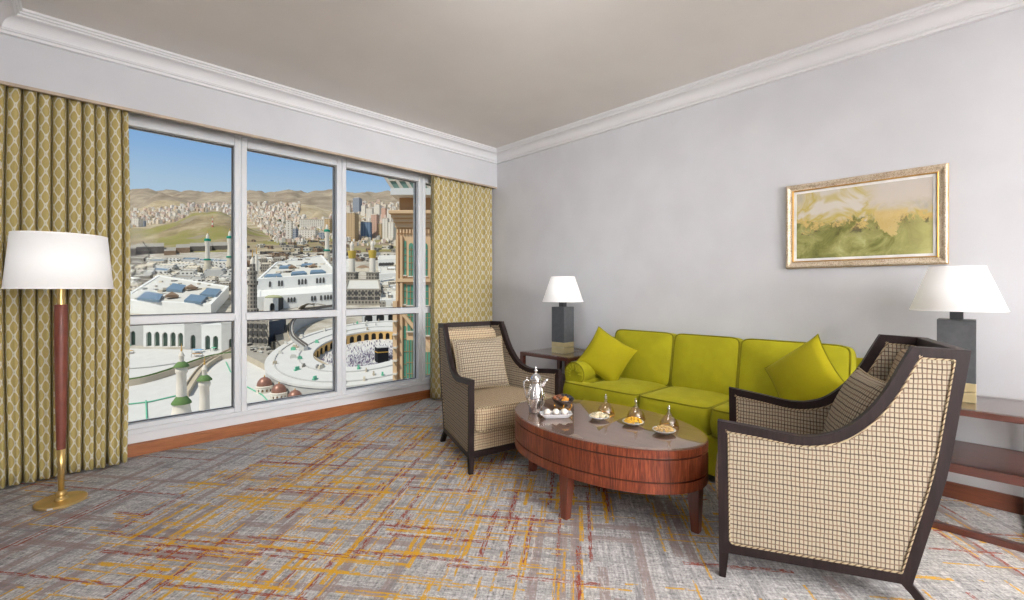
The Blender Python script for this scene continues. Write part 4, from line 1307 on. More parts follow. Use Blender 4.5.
b.grid(lambda u, v: ((u-.5)*26*k, (v-.5)*16, (4+5*fbm(u*5,v*4+2))*k*max(0, 1-(2*u-1)**4)*.8), 16, 8); b.build('sheet', CM['concrete'], t, smooth=True)
b = MB()
for x in (-10*k, 0, 10*k): b.box(x-.4, x+.4, -.4, .4, -2, 4*k)
b.build('poles', CM['concrete'], t)

# ---- white roofs, concrete works and the twin-minaret building of the third pane
t, rf = plate('gate_building', 'grey concrete gate building under the twin yellow-ringed minarets', 'building', [(345,289),(381,289),(379,279),(348,279)], 20, CM['scaffold'], CM['offwhite'], 1.5)
def openings(t, rf, e0, e1, hroof, hc, pxs, w, hh):
    a = gp(*e0, hroof); b_ = gp(*e1, hroof)
    for px in pxs:
        q = (px-e0[0])/(e1[0]-e0[0]); x, y = a[0]+(b_[0]-a[0])*q-rf[0], a[1]+(b_[1]-a[1])*q-rf[1]
        MB().box(x-w/2, x+w/2, y-.35, y+.4, hc-hh/2+GB*y, hc+hh/2+GB*y).build('opening', CM['void'], t)
for h_ in (15, 8.5): openings(t, rf, (345,289), (381,289), 20, h_, (349.5,356,363,370,377), 5.5, 3.8)
for lab_, x0_ in (('left scaffolded stair tower on the grey gate building', 346.5), ('right scaffolded stair tower on the grey gate building', 367.5)):
    tt, r, f, k = cthing('stair_tower', lab_, 'tower', x0_+5, 292)
    b = MB().box(-5*k,5*k,-5,8,0,19*k); b.build('shaft', CM['scaffold'], tt)
    b = MB().box(-5.6*k,5.6*k,-6,9,19*k,20*k).box(-5.6*k,5.6*k,-6,9,11*k,11.8*k); b.build('landing', CM['concrete'], tt)
t, r, f, k = cthing('pavilion', 'brown pyramid-roofed pavilion between the twin minarets', 'pavilion', 363, 270)
b = MB().box(-7*k,7*k,-8,8,-4,2*k); b.build('walls', CM['cream'], t)
b = MB(); b.lathe([(8*k,2*k),(3*k,4.4*k),(0,5*k)], 12, (0,0,0), 1, .6); b.build('roof', CM['brown'], t)
WL = [('white slab roof right of the twin minarets, nearest the tan tower', [(380,300),(397,299),(396,288),(382,290)], 10), ('white slab roof beside the gate building, second from the tan tower', [(379,287),(396,285),(394,276),(381,279)], 10),
      ('pale roof right of the right-hand yellow-ringed minaret', [(379,274),(396,273),(394,266),(381,267)], 12), ('long dark-windowed block right of the twin minarets', [(378,259),(398,258.5),(397,255),(379,255.5)], 22),
      ('pale low roof left of the twin minarets at the mullion', [(341,266),(349,266),(350,259),(342,259)], 12)]
for lab, q, h in WL:
    t, rf = plate('roof_block', lab, 'building', q, h, CM['marble'], CM['offwhite'], 1.2)
    if h == 22: wall_windows(t, rf, q[0], q[1], h, 12, [380.5,383.5,386.5,389.5,392.5], 7, 6)

R = random.Random(52)
for i in range(26):
    x, y = R.uniform(377,394), R.uniform(262,305); w = R.uniform(3,9)
    plate('roof_block', 'small pale roof block in the cluster between the gate building and the tan tower', 'building', [(x,y),(x+w,y+R.uniform(-.6,.6)),(x+w-.5,y-R.uniform(1.4,3)),(x+.6,y-R.uniform(1.4,3))], R.uniform(4,14), CM[R.choice(['m_win','c_win','greystone','scaffold'])], CM[R.choice(['offwhite','marble','concrete','cream'])], .8, 'pale roofs between the gate building and the tan tower')
for i in range(26):
    x, y = R.uniform(246,334), R.uniform(258,268); w = R.uniform(3,9)
    if y > 262 - abs(x-300)*.0 and 270 < x < 330: y = R.uniform(255,259)
    plate('roof_block', 'small grey or pale block behind the white mosque wing of the second pane', 'building', [(x,y),(x+w,y+R.uniform(-.4,.4)),(x+w-.5,y-R.uniform(.8,1.8)),(x+.6,y-R.uniform(.8,1.8))], R.uniform(6,16), CM[R.choice(['m_win','c_win','scaffold','brown'])], CM[R.choice(['offwhite','greystone','concrete','cream'])], .8, 'blocks behind the second pane mosque')
# ---- minarets
def minaret(label, px, ybase, segs, group=None, sides=20):
    """segs: (part, material, [(image row, radius in px)...]) from the ground up"""
    t, r, f, k = cthing('minaret', label, 'minaret', px, ybase, group)
    for (nm, mat, pr) in segs:
        b = MB(); b.lathe([(rad*k, (ybase-y)*k) for y, rad in pr], sides); b.build(nm, CM[mat], t, smooth=True, angle=40)
    return t
def near_seg(d, s=1.0):
    return [('base','shaft',[(430+d,11),(416+d,10.5),(414+d,8.6),(406+d,7.2),(404+d,7.6),(402+d,7.6)]),
            ('lower_canopy','green',[(403.5+d,8.6),(402+d,8.4),(399+d,6.4),(396+d,4.4)]),
            ('shaft','shaft',[(398+d,4.5),(385+d,4.3),(374+d,4.1),(372+d,5.2),(369+d,5.2),(367.5+d,4.4),(365+d,4.4)]),
            ('upper_canopy','green',[(366.8+d,6.6),(365.5+d,6.4),(363+d,4.4),(361.5+d,2.6)]),
            ('cap','shaft',[(362.5+d,2.3),(357+d,2.1),(356+d,2.6),(354.5+d,2.2),(352+d,1.0),(351+d,.6)]),
            ('finial','gold',[(351.5+d,.7),(349.5+d,.9),(348+d,.35),(346.5+d,.6),(345.5+d,.2),(343+d,.1)])]
minaret('ivory minaret with two green canopies standing on the plaza, the left of the pair', 181.5, 430, near_seg(0))
minaret('ivory minaret with green canopy standing on the plaza, the right of the pair', 204.5, 443, near_seg(13.5))
def teal_seg(d, yb):
    return [('base','cream',[(yb,3.6),(265+d,3.4),(264.8+d,2.7),(260+d,2.6)]), ('lower_balcony','teal',[(260.4+d,2.6),(260.2+d,3.2),(259+d,3.2),(258.8+d,2.2)]),
            ('shaft','shaft',[(259+d,2.1),(246+d,1.9),(244+d,2.4),(241+d,2.4)]), ('upper_balcony','teal',[(241.2+d,2.5),(241+d,2.8),(239+d,2.8),(238.6+d,1.6)]),
            ('cap','shaft',[(239+d,1.4),(236+d,1.3),(235+d,1.0),(233.5+d,.4)]), ('finial','gold',[(233.8+d,.4),(231+d,.15)])]
minaret('white minaret with teal balconies against the hill in the left pane', 207.5, 274, teal_seg(0, 274))
minaret('white minaret with teal balconies half behind the first mullion', 229.8, 272, teal_seg(-2.6, 272))
minaret('white minaret with teal balconies in the second pane before a brown tower', 327, 264, teal_seg(-9.2, 264))
def yel_seg(d):
    return [('base','scaffold',[(289+d,5.6),(281+d,5.4),(280.8+d,6.2),(279+d,6.2),(278.8+d,4.6),(272+d,4.4)]), ('shaft','shaft',[(272.4+d,3.1),(258+d,2.9)]),
            ('balcony','yellow',[(258.2+d,3.0),(256+d,3.4),(252.5+d,3.9),(250.5+d,4.0),(250.3+d,3.0)]), ('cap','shaft',[(250.6+d,1.8),(246+d,1.7),(245+d,2.1),(243+d,1.6),(241+d,.6)]), ('finial','gold',[(241.4+d,.5),(238+d,.15)])]
minaret('white minaret with yellow balcony, left of the twins in the third pane', 352, 289, yel_seg(.5))
minaret('white minaret with yellow balcony, right of the twins in the third pane', 372.4, 289, yel_seg(0))
minaret('grey scaffolded minaret beside the first mullion in the second pane', 252.5, 316, [('base','scaffold',[(316,6),(309,5.6),(308,4.4)]), ('shaft','scaffold',[(308.5,4.2),(285,3.9),(284.8,5),(281,5),(280.8,3.6),(274,3.6),(273.8,4.4),(271,4.4),(270.8,2.8),(264,2.6)]), ('cap','shaft',[(264.4,2.0),(260,1.9),(259,1.2),(257,.6)]), ('finial','gold',[(257.4,.6),(250,.35)])])
minaret('slim white spire with gold tip behind the scaffolded minaret', 256.5, 290, [('shaft','shaft',[(290,2.0),(262,1.8)]), ('cap','shaft',[(262.3,1.4),(257,1.2),(254,.5)]), ('finial','gold',[(254.4,.5),(247.5,.25)])])

# ---- ring building round the courtyard, the black cube and the crowd
RC = gp(368, 357); RX0, RY0, RX1, RY1 = 40.0, 47.0, 72.0, 82.0
def ring():
    t = thing('ring_building', 'white oval ring building round the courtyard of the black cube', 'building', world(RC[0], RC[1], gup(RC[1])), HEAD)
    N = 96
    def loop(rx, ry, z): return [(rx*math.cos(2*PI*k/N), ry*math.sin(2*PI*k/N), z+GB*ry*math.sin(2*PI*k/N)) for k in range(N)]
    b = MB(); b.loft([loop(RX0,RY0,7.6),loop(RX0,RY0,9),loop(RX1,RY1,9),loop(RX1,RY1,7.6)], True, False, False); b.add(*(lambda: ([], []))())
    b.build('roof_deck', CM['plaza'], t)
    b = MB(); b.loft([loop(RX1-1,RY1-1,-4),loop(RX1-1,RY1-1,7.8)], True, False, False); b.build('outer_wall', CM['greystone'], t, solid=.6)
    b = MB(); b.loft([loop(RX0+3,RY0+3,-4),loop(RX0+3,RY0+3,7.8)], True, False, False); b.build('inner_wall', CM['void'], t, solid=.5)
    for q in (.3,.8):
        b = MB(); rx, ry = RX0+(RX1-RX0)*q, RY0+(RY1-RY0)*q
        b.loft([loop(rx,ry,8.9),loop(rx,ry,9.7),loop(rx+.8,ry+.8,9.7),loop(rx+.8,ry+.8,8.9)], True, False, False); b.build('kerb', CM['greystone'], t)
    # ochre arcade along the inner edge
    nA = 40; Lc = 2*PI; b = MB()
    per = 100.0
    def cyl(u, v, q): 
        a = u/per*2*PI; return ((RX0+.2+q)*math.cos(a), (RY0+.2+q)*math.sin(a), v+GB*(RY0)*math.sin(a))
    for i in range(nA):
        u0 = i*per/nA; u1 = (i+1)*per/nA; c = (u0+u1)/2; w = (u1-u0)*.62
        lp = [(c-w/2,.1),(c+w/2,.1),(c+w/2,4.6)] + [(c+w/2*1.0*math.cos(q*PI/5), 4.6+1.9*math.sin(q*PI/5)) for q in range(1,5)] + [(c-w/2,4.6)]
        b.poly([[(u0,-1),(u1,-1),(u1,7.7),(u0,7.7)], lp], cyl, .8)
    b.build('arcade', CM['ochre'], t)
    # taller outer gallery on the far side, with dark arches
    b = MB()
    def gal(u, v, q):
        a = math.radians(52+u*.62); return ((RX1+14+q)*math.cos(a), (RY1+18+q)*math.sin(a), v+GB*(RY1+18)*math.sin(a))
    n = 8
    for i in range(n):
        u0 = i*100/n; u1 = (i+1)*100/n; c = (u0+u1)/2; w = (u1-u0)*.66
        lp = [(c-w/2,4),(c+w/2,4),(c+w/2,9)] + [(c+w/2*math.cos(q*PI/6), 9+2.4*math.sin(q*PI/6)) for q in range(1,6)] + [(c-w/2,9)]
        b.poly([[(u0,-4),(u1,-4),(u1,15),(u0,15)], lp], gal, 1.2)
    b.build('gallery', CM['marble'], t)
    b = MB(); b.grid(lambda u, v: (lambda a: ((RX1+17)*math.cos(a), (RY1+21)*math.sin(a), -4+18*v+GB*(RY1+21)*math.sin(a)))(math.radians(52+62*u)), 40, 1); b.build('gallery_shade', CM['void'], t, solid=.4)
    b = MB(); b.grid(lambda u, v: (lambda a: ((RX1+13.6+16*v)*math.cos(a), (RY1+17.6+16*v)*math.sin(a), 15.1+GB*(RY1+18+16*v)*math.sin(a)))(math.radians(52+62*u)), 40, 1); b.build('gallery_roof', CM['offwhite'], t, solid=.4)
ring()
b = MB(); sloped(b, [((RX0+1)*math.cos(2*PI*k/64),(RY0+1)*math.sin(2*PI*k/64)) for k in range(64)], -1, .3)
o = b.build('courtyard_floor', CM['plaza']); o.location = world(RC[0],RC[1],gup(RC[1])); o.rotation_euler = (0,0,HEAD); struct(o)
t, r, f, k = cthing('shrine', 'black cube shrine with a gold band in the middle of the white courtyard', 'shrine', 381.6, 361.5)
t.rotation_euler = (0,0,HEAD+math.radians(32)); KR, KF = r, f
s = 4.3; hK = 11.4
b = MB().box(-s,s,-s,s,-2,hK*.66).box(-s,s,-s,s,hK*.73,hK); b.build('black_cloth', CM['black'], t)
b = MB().box(-s-.12,s+.12,-s-.12,s+.12,hK*.66,hK*.73); b.build('gold_band', CM['goldband'], t)
b = MB().loft([[(-s+.3,-s+.3,hK),(s-.3,-s+.3,hK),(s-.3,s-.3,hK),(-s+.3,s-.3,hK)],[(-s+.5,-s+.5,hK+.8),(s-.5,-s+.5,hK+.8),(s-.5,s-.5,hK+.8),(-s+.5,s-.5,hK+.8)]]); b.build('roof', CM['plaza'], t)
def figure(mb, x, y, z, a, s=1.0):
    """one standing robed person as a continuous surface"""
    pr = [(.22,0),(.27,.12),(.24,.6),(.22,.95),(.25,1.25),(.27,1.40),(.12,1.48),(.08,1.52),(.12,1.60),(.11,1.72),(.0,1.78)]
    rg = []
    for (q, h) in pr:
        q = max(q, .01); rg.append([(x+s*q*1.15*math.cos(2*PI*j/7+a), y+s*q*.85*math.sin(2*PI*j/7+a), z+s*h) for j in range(7)])
    mb.loft(rg)
R = random.Random(9)
pm = {}
for key in ('robe','robe2'):
    b = MB(); figure(b, 0,0,0,0,1.0); pm[key] = b.build('person', CM[key], None)
spots = []
while len(spots) < 2600:
    a = R.uniform(0, 2*PI); q = math.sqrt(R.uniform(0, 1)); x, y = RC[0]+q*(RX0-4)*math.cos(a), RC[1]+q*(RY0-5)*math.sin(a)
    d = math.hypot(x-KR, y-KF)
    if d > 7.5 and R.random() < math.exp(-((d-9)/17)**2)+.10: spots.append((x, y))
spots.sort(key=lambda p: p[1])
used = {'robe':0,'robe2':0}; rest = {'robe':MB(),'robe2':MB()}
for i, (x, y) in enumerate(spots):
    key = 'robe2' if R.random() < .5 else 'robe'
    if i < 300:
        o = pm[key] if used[key] == 0 else pm[key].copy()
        if used[key]: COL.objects.link(o)
        used[key] = 1; o.location = world(x, y, gup(y)+.3); o.rotation_euler = (0,0,R.uniform(0,6))
        tag(o, 'person in pale robe standing in the crowd around the black cube' if key == 'robe' else 'person in dark robe standing in the crowd around the black cube', 'person', 'pale-robed people around the cube' if key == 'robe' else 'dark-robed people around the cube')
    else:
        figure(rest[key], x-KR, y-KF, .3+GB*(y-KF), R.uniform(0,6), 1.0)
for key in rest:
    o = rest[key].build('crowd', CM[key]); o.location = world(KR, KF, gup(KF)); o.rotation_euler = (0,0,HEAD)
    tag(o, 'mass of pale-robed people on the far side of the black cube' if key == 'robe' else 'mass of dark-robed people on the far side of the black cube', 'crowd'); o['kind'] = 'stuff'

# ---- copper domes
for (px, py, lab) in ((264.5,391.5,'copper dome on a white arched drum, left of the three in the second pane'),(279,398,'copper dome on a white arched drum, middle of the three'),(295,404.5,'copper dome on a white arched drum, right of the three, cut by the frame')):
    t, r, f, k = cthing('domed_kiosk', lab, 'dome', px, py)
    b = MB()
    n = 12
    def cy(u, v, q, k=k): 
        a = u/n*2*PI; return ((7.2*k+q)*math.cos(a), (7.2*k+q)*math.sin(a), v)
    for i in range(n):
        b.poly([[(i,-3),(i+1,-3),(i+1,5*k),(i,5*k)], [(i+.25,.4),(i+.75,.4),(i+.75,2.6*k),(i+.5,3.5*k),(i+.25,2.6*k)]], cy, .5)
    b.build('drum', CM['shaft'], t)
    b = MB().lathe([(6.4*k,-1),(6.4*k,4.8*k)], 24); b.build('drum_core', CM['tan2'], t)
    b = MB().lathe([(8*k,5*k),(8*k,5.7*k),(7*k,6.2*k)], 32); b.build('cornice', CM['shaft'], t)
    b = MB().lathe([(7*k*math.cos(a*PI/20), 6*k+8.6*k*math.sin(a*PI/20)) for a in range(10)]+[(.3*k,14.7*k)], 32); b.build('dome', CM['copper'], t, smooth=True)
    b = MB().lathe([(.5*k,14.4*k),(.7*k,15.2*k),(.15*k,16.6*k)], 10); b.build('finial', CM['gold'], t, smooth=True)

# ---- works between the domes and the ring
t, rf = plate('works_building', 'unfinished grey concrete frame building beside the second pane transom', 'building', [(243,320),(268,321),(268,314),(243,313)], 26, CM['scaffold'], CM['concrete'], 0)
for row in range(4): wall_windows(t, rf, (243,320), (268,321), 26, 21.5-row*6, [247,251.5,256,260.5,265], 3.2, 4)
plate('dark_block', 'dark sheer block right of the unfinished concrete building', 'building', [(269,322),(284,319),(286,312),(272,314)], 20, masonry('slate_wall', (74,80,92), (98,102,112)), CM['concrete'], 0)
t, rf = plate('concourse', 'long grey-tan concourse running diagonally below the ring building', 'building', [(243,342),(262,344),(300,366),(345,392),(345,404),(300,382),(243,353)], 5, CM['path'], CM['concrete'], 0)
CL = 'small grey box of site clutter on the diagonal concourse or around the ring'
R = random.Random(21)
for i in range(46):
    s = R.random(); px = 246+s*92; py = 350+s*42+R.uniform(-6,6)
    if R.random() < .3: px, py = R.uniform(246,284), R.uniform(338,350)
    w, h = R.uniform(1.2,4), R.uniform(.8,2.2)
    t_, r, f, k = cthing('site_box', CL, 'box', px, py, 'site clutter on the concourse'); 
    b = MB().box(-w*k/2,w*k/2,-w*k/2,w*k/2,-1,5+h*k); o = b.build('body', CM[R.choice(['concrete','path','offwhite','greystone','darkwall'])], t_)
    b = MB().box(-w*k/2-.2,w*k/2+.2,-w*k/2-.2,w*k/2+.2,5+h*k,5.3+h*k); b.build('lid', CM[R.choice(['offwhite','concrete'])], t_)
    t_.rotation_euler = (0,0,HEAD+R.uniform(-.7,.7))
DONE_STRIPS = 1
R = random.Random(77)
for i in range(40):
    a = R.uniform(PI*.55, PI*1.75); q = R.uniform(.1,.95); rx, ry = RX0+(RX1-RX0)*q, RY0+(RY1-RY0)*q
    x, y = RC[0]+rx*math.cos(a), RC[1]+ry*math.sin(a); w = R.uniform(.6,1.5)
    o = MB().box(-w*1.5,w*1.5,-w*.6,w*.6,-.6,R.uniform(.8,2.2)).box(-w,w,-w*.4,w*.4,.8,2.6).build('site_box', CM[R.choice(['greystone','concrete','cream','barrier','offwhite','path'])])
    o.location = world(x, y, gup(y)+9.0); o.rotation_euler = (0,0,HEAD+a)
    tag(o, 'small stall of site equipment standing on the white roof of the ring building', 'box', 'stalls on the ring building roof')
# curved walkway over the plaza and its parapet
def strip(name, label, cat, pts, wd, h0, h1, mat, top=None, tmat=None):
    P = [gp(*p) for p in smooth_pts(pts, 6)]; r0, f0 = P[len(P)//2]
    t = thing(name, label, cat, world(r0, f0, gup(f0)), HEAD)
    def edge(o, z):
        out = []
        for i, (r, f) in enumerate(P):
            a = P[max(i-1,0)]; c = P[min(i+1,len(P)-1)]; d = Vector((c[0]-a[0], c[1]-a[1])).normalized()
            out.append((r-d.y*o-r0, f+d.x*o-f0, z+GB*(f+d.x*o-f0)))
        return out
    def beam(nm, oa, ob, za, zb, m):
        b = MB(); A, B, C_, D = edge(oa,za), edge(ob,za), edge(ob,zb), edge(oa,zb)
        b.loft([[A[i],B[i],C_[i],D[i]] for i in range(len(P))]); b.build(nm, m, t)
    beam('deck', -wd/2, wd/2, h0, h1, mat)
    beam('parapet', -wd/2, -wd/2+.6, h1, h1+1.4, top or mat); beam('parapet', wd/2-.6, wd/2, h1, h1+1.4, tmat or mat)
    return t
strip('walkway', 'raised tan walkway with green edge curving across the white plaza', 'walkway', [(112,388),(140,384),(165,377),(190,368),(212,361),(238,357)], 4.5, -1, 3.2, CM['path'], CM['path'], CM['green'])
strip('walkway', 'tan ramp rising behind the pair of green-canopied minarets', 'walkway', [(184,398),(196,379),(206,368),(220,359),(238,350)], 5, -1, 2.6, CM['path'], CM['path'], CM['path'])
strip('concourse', 'outer grey curved concourse round the left side of the ring building', 'walkway', [(338,312),(312,316),(292,323),(282,334),(284,350),(300,364),(322,379)], 11, -2, 7, CM['concrete'], CM['darkwall'], CM['path'])
strip('concourse', 'inner grey curved gallery hugging the left side of the ring building', 'walkway', [(338,317),(316,321),(300,328),(292,337),(293,350),(306,362)], 3, -2, 12.5, CM['greystone'], CM['darkwall'], CM['darkwall'])
for i, (pts, lab) in enumerate((([(112,353),(122,349),(131,346)],'green barrier line at the upper left corner of the plaza'),([(124,406),(150,403),(176,397)],'green barrier line across the plaza left of the pair of minarets'),([(146,402),(147,425)],'short green barrier running toward the window frame'),([(226,363),(230,372),(236,378)],'green barrier zigzag right of the pair of minarets'),([(112,371),(150,368),(178,364)],'thin barrier line across the upper plaza'),([(245,387),(262,396),(275,410)],'green barrier line left of the copper domes'))):
    r0, f0 = gp(*pts[len(pts)//2]); b = MB(); P = [gp(*p) for p in pts]
    b.tube([(r-r0, f-f0, .9+GB*(f-f0)) for r, f in P], .42, 6)
    o = b.build('barrier', CM['barrier'] if i != 4 else CM['greystone'], None, uv=False); o.location = world(r0, f0, gup(f0)); o.rotation_euler = (0,0,HEAD)
    tag(o, lab, 'barrier')
for (px, py, w, m, lab) in ((129,354,6,'ochre','orange awning box at the left edge of the plaza'),(198,353,9,'blue_tarp','pale blue awning row before the middle gate block'),(214,351,4,'barrier','small green awning before the arcade of two arches'),(160,377,7,'cream','beige awning square in the open plaza'),(197,357,8,'tan2','brown kiosk row before the arcade of two arches')):
    t, r, f, k = cthing('awning', lab, 'awning', px, py); b = MB()
    b.loft([[(-w*k/2,-2,2.6),(w*k/2,-2,2.6),(w*k/2,2,2.6),(-w*k/2,2,2.6)],[(-w*k/2,-.2,3.4),(w*k/2,-.2,3.4),(w*k/2,.2,3.4),(-w*k/2,.2,3.4)]]); b.build('cover', CM[m], t)
    for sx in (-1,1):
        for sy in (-1,1): b = MB().box(sx*w*k/2-.15,sx*w*k/2+.15,sy*1.9-.15,sy*1.9+.15,-.5,2.6); b.build('post', CM['greystone'], t)

# ---- towers of the far town
def tower(name, label, x0, x1, yt, yb, mat, f=None, crown=True, group=None):
    g = ground_at((x0+x1)/2, yb); 
    r, f = g; k = f/450; h = (yb-yt)*k; w = (x1-x0)/2*k
    t = thing(name, label, 'tower', world(r, f, H(r, f)), HEAD+math.radians(rnd.uniform(-18,18)), group)
    b = MB().box(-w,w,-w*.8,w*.8,-25,h); b.build('body', CM[mat], t)
    b = MB().box(-w*.6,w*.6,-w*.5,w*.5,h,h+1.0*k); b.build('roof_plant', CM['h_grey'], t)
    b = MB()
    b.poly([[(-w-.5,-w*.8-.5),(w+.5,-w*.8-.5),(w+.5,w*.8+.5),(-w-.5,w*.8+.5)], [(-w+1,-w*.8+1),(w-1,-w*.8+1),(w-1,w*.8-1),(-w+1,w*.8-1)]], lambda u,v,q: (u,v,h+.6+q), 2.4); b.build('parapet', CM['h_cream'], t)
    return t
for a in (('tan hotel slab behind the left yellow-ringed minaret',345.5,357,214,241,'t_tan'),('grey-blue high-rise standing tallest against the hills in the third pane',354,361,198.5,214,'t_grey'),('blue glass tower in the middle of the third pane',361.5,371,222.5,240,'t_blue'),('pink tower right of the blue glass tower',372,378.5,215,239,'t_pink'),('tan tower right of the pink tower',378.6,382,224,239,'t_tan'),('cream tower pair block, left one, near the tan tower edge',383,388.5,219,240,'t_white'),('cream tower nearest the large tan tower',389,395,223,241,'t_white'),('white mid-rise left of the grey-blue high-rise foot',346,350.5,207,215,'t_white'),('white mid-rise right of the grey-blue high-rise',362,366.5,206,216,'t_white'),('cream mid-rise behind the pink tower',367,373,209,222,'t_white'),('white slab high behind the cream towers',375,381,205.5,216,'t_white'),('pale tower behind the cream pair',382,386.5,208.5,220,'t_pink'),('pale mid-rise by the tan tower cornice',387.5,392,211,223,'t_white'),
          ('tall thin cream tower alone in the second pane',286.5,292,221.5,241,'t_white'),('grey glass block right of the thin cream tower',293,297.5,228.5,240,'t_grey'),('brown tower behind the teal-ringed minaret of the second pane',325.5,331.5,219,233,'t_tan'),('small bluish block left of the brown tower',319.5,324.5,232.5,239,'t_grey'),('long white terrace block below the tan hill of the second pane',302,325,221,228,'t_white'),('long pale block below the white terrace block in the second pane',300,318,231,238,'t_white'),('white and grey tower at the left end of the town strip',134,141,219,227,'t_white'),('dark slab tower beside the white tower in the left strip',141,145,220.5,226.5,'t_grey')):
    tower('tower', *a)
# red and white mast on the green hill
g = ground_at(212.5, 227); r, f = g; k = f/450
t = thing('lattice_mast', 'red and white lattice mast on top of the green hill', 'mast', world(r, f, H(r, f)-2), HEAD)
for i in range(5):
    b = MB(); b.taper((0,0,i*2.3*k), (1.6-.28*i)*k*.8, (1.6-.28*i)*k*.8, (0,0,(i+1)*2.3*k), (1.6-.28*(i+1))*k*.8, (1.6-.28*(i+1))*k*.8); b.build('section', masonry('mast_red', (196,110,96), (206,122,108)) if i % 2 == 0 else CM['h_white'], t)

# ---- houses on the slopes
HM = {}
R = random.Random(33)
def house_mesh(i, mat):
    b = MB(); w, d, h = R.uniform(.8,1.3), R.uniform(.8,1.2), R.uniform(.8,1.7)
    b.box(-w/2,w/2,-d/2,d/2,-.8,h).box(-w*.2,w*.25,-d*.2,d*.3,h,h+.28)
    for (x0,x1,y0,y1) in ((-w/2,w/2,-d/2,-d/2+.06),(-w/2,w/2,d/2-.06,d/2),(-w/2,-w/2+.06,-d/2+.06,d/2-.06),(w/2-.06,w/2,-d/2+.06,d/2-.06)): b.box(x0,x1,y0,y1,h,h+.1)
    return b
KIND = [('h_white','white'),('h_cream','cream'),('h_tan','tan'),('h_pink','pinkish'),('h_grey','grey')]
ZONES = [('left', 'on the far slope behind the green hill, left pane', lambda: (R.uniform(60,236), R.uniform(206,234)), 720),
         ('middle', 'on the hillside town of the second pane', lambda: (R.uniform(246,304), R.uniform(205,243)), 800),
         ('middle', 'on the hillside town of the second pane', lambda: (R.uniform(300,338), R.uniform(212,242)), 200),
         ('right', 'among the towers of the third pane', lambda: (R.uniform(338,402), R.uniform(204,246)), 420)]
HL = []
for zi, where, fn, n in ZONES:
    c = 0; tries = 0
    while c < n and tries < 9000:
        tries += 1; px, py = fn()
        if zi == 'left' and not (219-.10*(px-122) - 6 < py < 229-.13*(px-122)): continue
        if zi == 'middle' and px < 300 and py > 218+ (px-248)*.9 + 0: continue
        if zi == 'middle' and px >= 300 and py < 213+ (0 if px > 330 else 6): continue
        g = ground_at(px, py)
        if not g or (zi in ('left',) and g[1] < 2300): continue
        HL.append((zi, where, g[0], g[1], R.uniform(1.1,2.5) if zi != 'right' else R.uniform(1.4,3.0))); c += 1
HL.sort(key=lambda q: -q[4])
protos = {}; stuff = {}
for i, (zi, where, r, f, s) in enumerate(HL):
    mk, cn = R.choice(KIND[:4] if R.random() < .85 else KIND); S = s*f/450; v = R.randrange(3)
    if i < 290:
        key = (mk, v)
        if key not in protos:
            o = house_mesh(v, None).build('house', CM['u'+mk]); protos[key] = o
        else:
            o = protos[key].copy(); COL.objects.link(o)
        o.location = world(r, f, H(r, f)); o.rotation_euler = (0,0,HEAD+R.uniform(-.8,.8)); o.scale = (S,S,S*R.uniform(.8,1.3))
        tag(o, f'small {cn} flat-roofed house {where}', 'house', f'{cn} houses {where}')
    else:
        m = stuff.setdefault(zi, MB())
        b = house_mesh(v, None); a = R.uniform(-.8,.8); X, Y, Z = world(r, f, H(r, f))
        m.add(b.v, b.f, Matrix.Translation((X, Y, Z)) @ Matrix.Rotation(HEAD+a,4,'Z') @ Matrix.Scale(S,4))
def many_houses():
    g = G('mixed_house_walls', .8, 0, .1); ri = g.n.new('ShaderNodeNewGeometry').outputs['Random Per Island']
    g.col(g.ramp(ri, [(0,(232,224,212)),(.35,(240,234,226)),(.55,(222,206,184)),(.72,(214,190,164)),(.85,(220,194,180)),(1,(196,190,186))], 'CONSTANT')); return g.m
for zi, m in stuff.items():
    o = m.build('distant_houses', many_houses()); o['kind'] = 'stuff'
    wh = {'left':'on the far slope behind the green hill, left pane','middle':'on the hillside town of the second pane','right':'among the towers of the third pane'}[zi]
    tag(o, f'mass of tiny pale houses {wh}', 'houses')
# trees between the houses
tm = None
for i in range(40):
    px, py = R.uniform(248,300), R.uniform(214,240)
    if py > 218+(px-248)*.9: continue
    g = ground_at(px, py)
    if not g: continue
    r, f = g; k = f/450
    if tm is None:
        b = MB(); b.lathe([(.12,-.3),(.1,.35),(.45,.45),(.62,.8),(.5,1.15),(.2,1.35),(.0,1.4)], 8); tm = b.build('tree', CM['leaf'], None, smooth=True); o = tm
    else:
        o = tm.copy(); COL.objects.link(o)
    o.location = world(r, f, H(r, f)); S = k*R.uniform(1.2,2.2); o.scale = (S*1.4,S*1.4,S)
    tag(o, 'dark green tree between the houses of the second pane hillside', 'tree', 'trees between the hillside houses')
# brown demolition works in front of the town
R = random.Random(44)
for i in range(150):
    px, py = R.uniform(246,342), 241+22*R.random()**.8
    if i > 104: px, py = R.uniform(338,398), R.uniform(243,262)
    t_, r, f, k = cthing('ruin', 'brown half-demolished block in the cleared ground before the town', 'ruin', px, py, 'half-demolished blocks before the town')
    w, h, d = R.uniform(2,8)*k/2, R.uniform(.8,3.6)*k, R.uniform(8,20)
    m = CM[R.choice(['brown','brown','concrete','darkwall','cream','offwhite'])]
    b = MB().box(-w,w,-d/2,d/2,-6,h); b.build('walls', m, t_)
    b = MB()
    for j in range(int(w/4)+1): b.box(-w+j*8,-w+j*8+4,-d/2-.3,-d/2+.5,h*.3,h*.7)
    b.build('openings', CM['void'], t_)
    t_.rotation_euler = (0,0,HEAD+R.uniform(-.5,.5))

